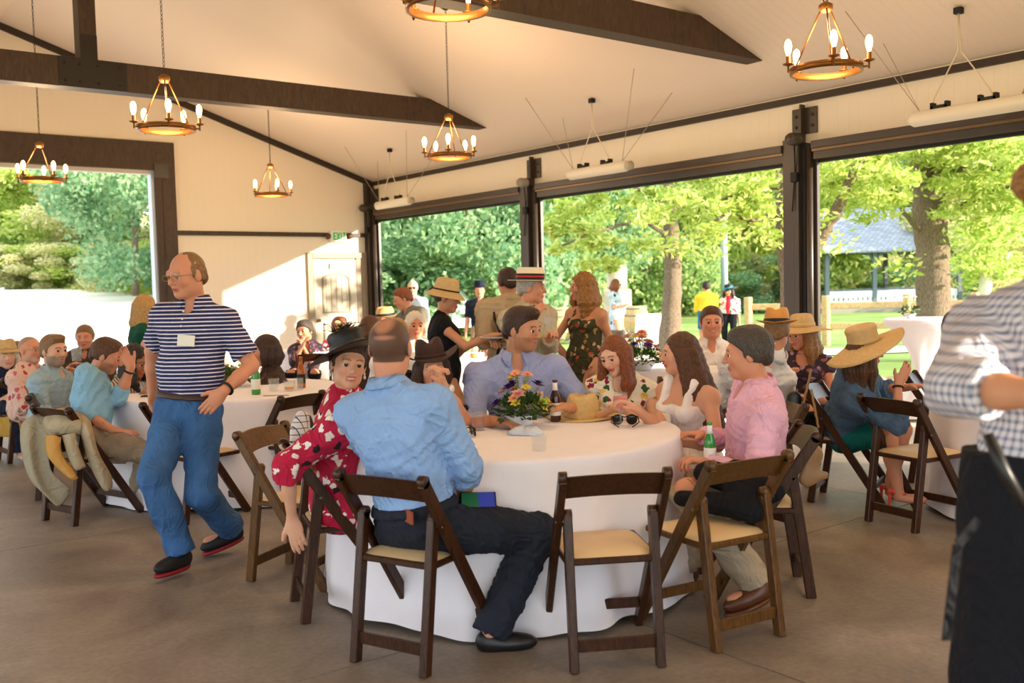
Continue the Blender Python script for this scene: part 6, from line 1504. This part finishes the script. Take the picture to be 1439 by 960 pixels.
# ---- left table and beyond
person('man in a sky blue shirt leaning his forehead on his hand, khaki trousers and sandals', (150, 500, 6.85), 100, 98, 22, 0, hip=(1.72, 6.99, .50, 0), q=3, skin='ruddy', fat=1.12, sw=1.05, s=1.0, hs=1.04,
       L=(182, 521, 6.75, dict(elbow=(180, 562, 6.7), hand=(-100, 62), curl=.5)), R=(160, 605, 6.5, dict(elbow=(122, 606, 6.6), hand=(95, -8), curl=.15)), top=('shirt', C_sky, 'rolled'), bottom=('trousers', C_khaki, Bt), shoes=('sandal', S_sand), knees=dict(R=(222, 640, 6.75), L=(228, 640, 7.1)), feet=dict(R=(192, 706, 6.9), Rd=95, L=(222, 708, 7.1), Ld=95),
       hair=dict(style='short', m='brown'), beard=((.25, .12, .07), .5), extra=lambda k: wrist(k, 'L', mat('black_watch', '#141214', .4), .85))
person('bearded man in a grey-blue polo looking right, at the left table', (76, 493, 7.7), 85, 62, 0, 0, q=2, skin='fair', fat=1.15, s=1.0, hs=1.08, R='lap', L='table', top=('shirt', C_gblue, 'elbow'), bottom=('trousers', C_khaki), hair=dict(style='short', m='sandy', quiff=1), beard=((.22, .16, .12), .8))
person('bald man with glasses in a pink floral shirt, at the far left', (43, 492, 8.7), 85, 70, 0, 0, q=2, skin='ruddy', fat=1.1, s=1.0, hs=1.05, R='lap', L='table', top=('shirt', C_pinkf, 'elbow'), bottom=('trousers', C_pinkf), glasses='wire', hair=dict(buzz=(.35, .22, .16), recede=1.6), beard=((.5, .36, .28), .5))
person('older woman in a straw hat and navy top at the left edge', (8, 500, 9.2), 60, 40, 0, 0, sex='f', q=1, skin='pale', s=1.0, hs=1.1, top=('loose', C_navy, 'short'), bottom=('trousers', C_navy), hair=dict(style='bob', m='white', len=.1, w=.02), hat=dict(m=M_tanhat, h=.10, brim=.05, fn=lambda a, r: -.03*r, band=M_tanhat))
person('person with light brown hair between the straw hat woman and the bald man', (28, 497, 10.3), 70, 90, 0, 0, sex='f', q=1, skin='fair', s=1.0, hs=1.1, top=('loose', C_tan, 'short'), bottom=('trousers', C_khaki), hair=dict(style='bob', m='sandy', len=.12, w=.03))
person('man in a dark brown blazer facing the camera before the big back opening', (119, 474, 9.9), 10, 12, 5, 0, q=1, skin='ruddy', s=1.0, hs=1.05, top=('jacket', C_blazer, 'long'), bottom=('trousers', C_black), hair=dict(style='short', m='sandy'), L='table', R='table')
person('woman with long black hair bent forward beside the sky blue shirt man', (190, 508, 7.5), 85, 70, 18, 0, sex='f', q=2, skin='deep', s=1.0, hs=1.08, L='table', R=(205, 548, 7.3), top=('loose', C_zig, 'short'), bottom=('trousers', C_navy), hair=dict(style='long', m='black', len=.3, w=.05, curl=.004, dir=(90, .08)))
person('woman with a dark bob in a brown lace top, turned away at the left table', (372, 493, 8.0), -75, -62, 0, 0, sex='f', q=2, skin='ruddy', s=1.0, hs=1.08, fat=1.1, L='table', R='table', top=('dress', C_brownl, 'elbow'), bottom=('trousers', C_black), hair=dict(style='bob', m='dark', len=.12, w=.028, t=.003))
person('older woman in a dark floral top resting her cheek on her hand, far table', (428, 466, 11.9), 5, -18, 0, 6, sex='f', q=2, skin='ruddy', s=1.0, hs=1.12, L='chin', R=(425, 486, 11.6), top=('loose', C_dkflor, 'elbow'), bottom=('trousers', C_black), hair=dict(style='short', m='salt', t=.01))
person('man in sunglasses and a red floral shirt, far table by the door', (478, 459, 12.8), 40, 55, 0, 0, q=2, skin='deep', s=1.0, hs=1.12, fat=1.1, top=('shirt', C_redf, 'elbow'), bottom=('trousers', C_khaki), hair=dict(style='short', m='red', thin=1), glasses=mat('black_frame', '#15100e', .3), L='table', R='table')
person('person in a small tan fedora with a dark band by the far post', (541, 452, 11.0), -30, -40, 5, 0, q=1, skin='ruddy', s=1.0, hs=1.1, top=('shirt', C_khaki, 'short'), bottom=('trousers', C_khaki), hair=dict(style='short', m='brown'), hat=dict(m=M_tanhat, h=.11, brim=.035, band=M_band, crease=.03))
person('brown-haired person seated just left of the balding head, back turned', (521, 462, 9.8), 170, 160, 0, 0, sex='f', q=1, skin='fair', s=1.0, hs=1.12, top=('loose', C_brownl, 'short'), bottom=('trousers', C_black), hair=dict(style='bob', m='brown', len=.12, w=.03))
person('blond woman with pinned hair seated behind the balding head', (558, 470, 8.6), 175, 170, 0, 0, sex='f', q=1, skin='fair', s=1.0, hs=1.15, top=('loose', C_white, 'short'), bottom=('trousers', C_black), hair=dict(style='updo', m='blond', t=.006))
person('white-haired woman facing the camera left of the black sleeveless top', (584, 458, 9.3), 10, 15, 0, 0, sex='f', q=2, skin='ruddy', s=1.0, hs=1.1, top=('loose', C_white, 'short'), bottom=('trousers', C_black), hair=dict(style='bob', m='white', len=.1, w=.03, t=.006, curl=.003))
# ---- right side
person('smiling man in a white open-necked shirt behind the pink shirt man', (1000, 453, 7.7), -8, -6, 0, 0, q=2, skin='ruddy', s=1.03, hs=1.08, smile=True, top=('shirt', C_white, 'long'), bottom=('trousers', C_khaki), L='table', R='table', hair=dict(style='short', m='brown'), glasses=None)
person('man in a honey straw fedora and white shirt with his back turned', (1092, 466, 6.75), 172, 160, 4, 0, hip=(5.66, 5.25, .5, 0), q=2, skin='ruddy', s=1.0, hs=1.0, fat=1.15, sw=1.05, top=('shirt', C_white, 'elbow'), bottom=('trousers', C_white), hair=dict(style='short', m='sandy'), L='table', R='table',
       hat=dict(m=M_panama, h=.115, brim=.055, fn=lambda a, r: .02*r*abs(math.cos(a)), band=M_band, bh=.03, crease=.03))
person('woman with red-gold hair under a wide tan sun hat by the large post', (1126, 470, 7.4), -30, -62, 6, 0, sex='f', q=2, skin='ruddy', s=1.0, hs=1.0, top=('dress', C_dkflor, 'none'), bottom=('trousers', C_black), hair=dict(style='long', m='curl', len=.26, w=.035, curl=.003, dir=(90, .05)), L='lap', R='table',
       hat=dict(m=M_tanhat, h=.10, brim=.13, tilt=4, fn=lambda a, r: -.03*r*abs(math.sin(a))+.02*r*math.cos(a), band=M_tanhat, crease=0))
person('woman in a denim jacket, teal skirt and floppy tan hat gesturing with one hand', (1216, 494, 6.1), 78, 84, 2, 0, hip=(5.74, 3.78, .50, 0), sex='f', q=3, skin='ruddy', s=1.0, fat=1.12,
       R=(1262, 545, 5.95, dict(elbow=(1243, 586, 5.95), hand=(80, 62), back=(0, 0), curl=.15)), L='table', top=('jacket', C_jdenim, 'rolled', C_jdenim), bottom=('skirt', .5, C_teal), shoes=('heel', S_coral), hair=dict(style='long', m='brown', len=.26, w=.03),
       knees=dict(R=(1290, 612, 5.85), L=(1296, 610, 6.2)), feet=dict(R=(1262, 690, 6.1), Rd=70, L=(1250, 684, 6.35), Ld=70),
       hat=dict(m=M_tanhat, h=.115, brim=.15, tilt=16, roll=6, fn=lambda a, r: -.055*r*(.35+.65*abs(math.cos(a)))+.05*r*max(0, math.sin(a))-.06*r*max(0, -math.sin(a)), band=None, crease=0, taper=1.0), extra=lambda k: wrist(k, 'R', M_strap, .93, 'bracelet', .028))
person('dark-haired man in a white shirt seated beyond the checked shirt, at the right', (1347, 462, 7.0), 60, 118, 2, 0, q=2, skin='deep', s=1.0, hs=1.12, top=('shirt', C_white, 'long'), bottom=('trousers', C_khaki), hair=dict(style='short', m='black'), L='table', R='lap')
_h = at(1347, 462, 7.0); _f = facing(60); chair('dark folding chair under the dark-haired man beyond the checked shirt', (_h.x-_f.x*.30, _h.y-_f.y*.30), (_f.x, _f.y))
def x_ging(k):
    F = Field(); F.ell(k['hp'](0, -.135, .055), (.045, .042, .045)); V, Q_ = grow(F, .005, groove=lambda P: .003*np.sin(P[:, 0]*260+4*np.sin(P[:, 2]*120))); to_obj('hair_bun', V, Q_, HAIR['curl'], k['Rt'], k['root'])
    F = Field(); F.cone(k['P0']+k['ax']*.17*k['s'], k['P0']-np.array([0, 0, .55]), .205, .235, k=.03, sq=(k['ff'], .74), flat=(1, 1)); V, Q_ = grow(F, .010, .006, 9); to_obj('apron', V, Q_, cloth('black_apron_twill', '#16171e'), k['Rt'], k['root'])
    a = V3(at(1352, 655, 1.86)); pts = [at(1388, 610, 1.84), at(1412, 665, 1.82), at(1440, 712, 1.82)]
    MB().tube([tuple(V3(p)-k['root']) for p in pts], [.010, .013, .010], 6).build('apron_strap', S_black, k['Rt'])
    pts = [at(1375, 730, 1.84), at(1346, 765, 1.84), at(1338, 830, 1.86), at(1330, 900, 1.88)]
    mb = MB()
    for p, q2_ in zip(pts, pts[1:]): mb.bar(V3(p)-k['root'], V3(q2_)-k['root'], .018, .004, side=tuple(RH))
    mb.build('apron_string', C_black, k['Rt'])
person('server in a blue-grey checked shirt and black apron at the right edge', (1505, 292, 2.15), 140, 118, 0, 0, pose='stand', hip=(1490, 740, 2.12), q=3, skin='tan', fat=.98, sw=.86, s=.97, hem=.10, nd=.05,
       L=(1475, 556, 1.85, dict(elbow=(1322, 582, 1.96), hand=(80, 0))), R=(1560, 640, 2.3), top=('loose', C_ging, 'rolled'), bottom=('trousers', C_black), shoes=('oxford', S_black), hair=dict(style='updo', m='curl'), extra=x_ging)
# ---- cloths on chairs
def draped(name, label, cat, parts, h=.012, wr=.010, origin=None):
    o0 = V3(origin); Rt = thing(name, label, cat, tuple(o0))
    for nm, mm, cones in parts:
        F = Field()
        for (a, b_, ra, rb, n_, sqf) in cones: F.cone(at(*a), at(*b_), ra, rb, k=.05, sq=(facing(n_), sqf))
        V, Q_ = grow(F, h, wr, 15, len(nm)); to_obj(nm, V, Q_, mm, Rt, o0)
def sheet(name, mm, rows, parent, o0):
    mb = MB(); nr, nc = len(rows), len(rows[0]); mb.add([at(*p)-Vector(o0) for r in rows for p in r], [(i*nc+j, i*nc+j+1, (i+1)*nc+j+1, (i+1)*nc+j) for i in range(nr-1) for j in range(nc-1)], 0, True)
    o = mb.build(name, mm, parent); q = o.modifiers.new('fold', 'SUBSURF'); q.levels = 2; q.render_levels = 2; q.boundary_smooth = 'PRESERVE_CORNERS'; q2 = o.modifiers.new('thickness', 'SOLIDIFY'); q2.thickness = .006; return o
ob = on_z(95, 735); Bz = thing('blazer', 'beige blazer with ochre lining draped over a chair at the left table', 'jacket', ob)
sheet('jacket_body', m_blz2, [[(50, 588, 6.75), (60, 583, 6.72), (72, 582, 6.72), (84, 584, 6.7)], [(30, 588, 6.56), (42, 578, 6.52), (56, 575, 6.50), (70, 580, 6.5)], [(27, 612, 6.44), (38, 606, 6.30), (50, 608, 6.42), (66, 610, 6.36)], [(30, 642, 6.42), (42, 640, 6.28), (52, 645, 6.42), (67, 642, 6.36)], [(40, 674, 6.42), (50, 680, 6.32), (60, 678, 6.44), (70, 668, 6.38)], [(52, 686, 6.46), (66, 700, 6.36), (80, 702, 6.46), (98, 684, 6.42)], [(62, 692, 6.48), (78, 714, 6.42), (88, 712, 6.48), (98, 692, 6.46)]], Bz, ob)
sheet('collar', m_blz, [[(70, 580, 6.62), (84, 574, 6.6), (98, 574, 6.55), (112, 580, 6.5)], [(58, 588, 6.38), (76, 580, 6.34), (96, 580, 6.32), (114, 588, 6.34)], [(62, 604, 6.36), (78, 598, 6.26), (98, 598, 6.26), (116, 600, 6.30)], [(68, 614, 6.38), (82, 611, 6.32), (98, 612, 6.32), (114, 612, 6.34)]], Bz, ob)
sheet('sleeve_lining', m_lin, [[(64, 612, 6.32), (74, 610, 6.25), (86, 615, 6.28)], [(63, 630, 6.30), (73, 630, 6.22), (85, 630, 6.27)], [(67, 644, 6.28), (77, 646, 6.22), (88, 642, 6.27)], [(82, 660, 6.28), (91, 660, 6.23), (99, 652, 6.28)], [(97, 673, 6.28), (103, 676, 6.25), (110, 672, 6.28)]], Bz, ob)
sheet('lapel', m_blz, [[(87, 612, 6.30), (96, 610, 6.24), (106, 608, 6.28)], [(92, 632, 6.28), (101, 630, 6.22), (110, 628, 6.27)], [(98, 650, 6.28), (107, 648, 6.23), (116, 644, 6.28)], [(103, 662, 6.30), (112, 661, 6.27), (121, 656, 6.30)]], Bz, ob)
sheet('sleeve', m_blz, [[(102, 582, 6.5), (116, 578, 6.46), (128, 592, 6.5)], [(110, 594, 6.34), (122, 592, 6.24), (132, 608, 6.34)], [(115, 618, 6.34), (126, 616, 6.24), (136, 632, 6.34)], [(122, 644, 6.34), (133, 642, 6.25), (147, 652, 6.35)], [(131, 666, 6.36), (143, 664, 6.27), (159, 670, 6.38)], [(144, 688, 6.38), (150, 692, 6.32), (158, 686, 6.38)]], Bz, ob)
draped('handbag', 'small tan leather bag hanging on the pink shirt man\'s chair', 'bag', [('bag_body', mat('tan_leather', '#8a6a4a', .5, noise=.08), [((1143, 640, 4.55), (1134, 672, 4.55), .055, .030, 20, .45), ((1134, 672, 4.55), (1160, 668, 4.55), .022, .018, 20, .6)])], h=.008, wr=.003, origin=at(1143, 670, 4.55))
draped('tote_bag', 'mustard yellow cloth bag against the chair at the left edge', 'bag', [('bag_body', cloth('mustard_canvas', '#c09a48'), [((-10, 600, 8.9), (18, 600, 8.9), .10, .10, 0, .3)])], h=.014, wr=.004, origin=at(5, 615, 8.9))
draped('plaid_shawl', 'white shawl with thin dark checks hanging on the olive glinting chair', 'shawl', [('shawl_fold', C_plaid, [((424, 588, 4.85), (414, 640, 4.80), .045, .05, 20, .35)])], h=.009, wr=.006, origin=at(416, 655, 4.8))
draped('shoulder_bag', 'brown strap and dark bag hung on the straw fedora man\'s chair', 'bag', [('strap', mat('tan_strap', '#a07c50', .5), [((1140, 520, 6.3), (1124, 590, 6.3), .010, .010, 0, .6), ((1140, 548, 6.2), (1150, 600, 6.2), .010, .010, 0, .6)]), ('bag_body', S_black, [((1116, 560, 6.35), (1112, 592, 6.35), .05, .06, 0, .5)])], h=.007, wr=0, origin=at(1120, 600, 6.3))
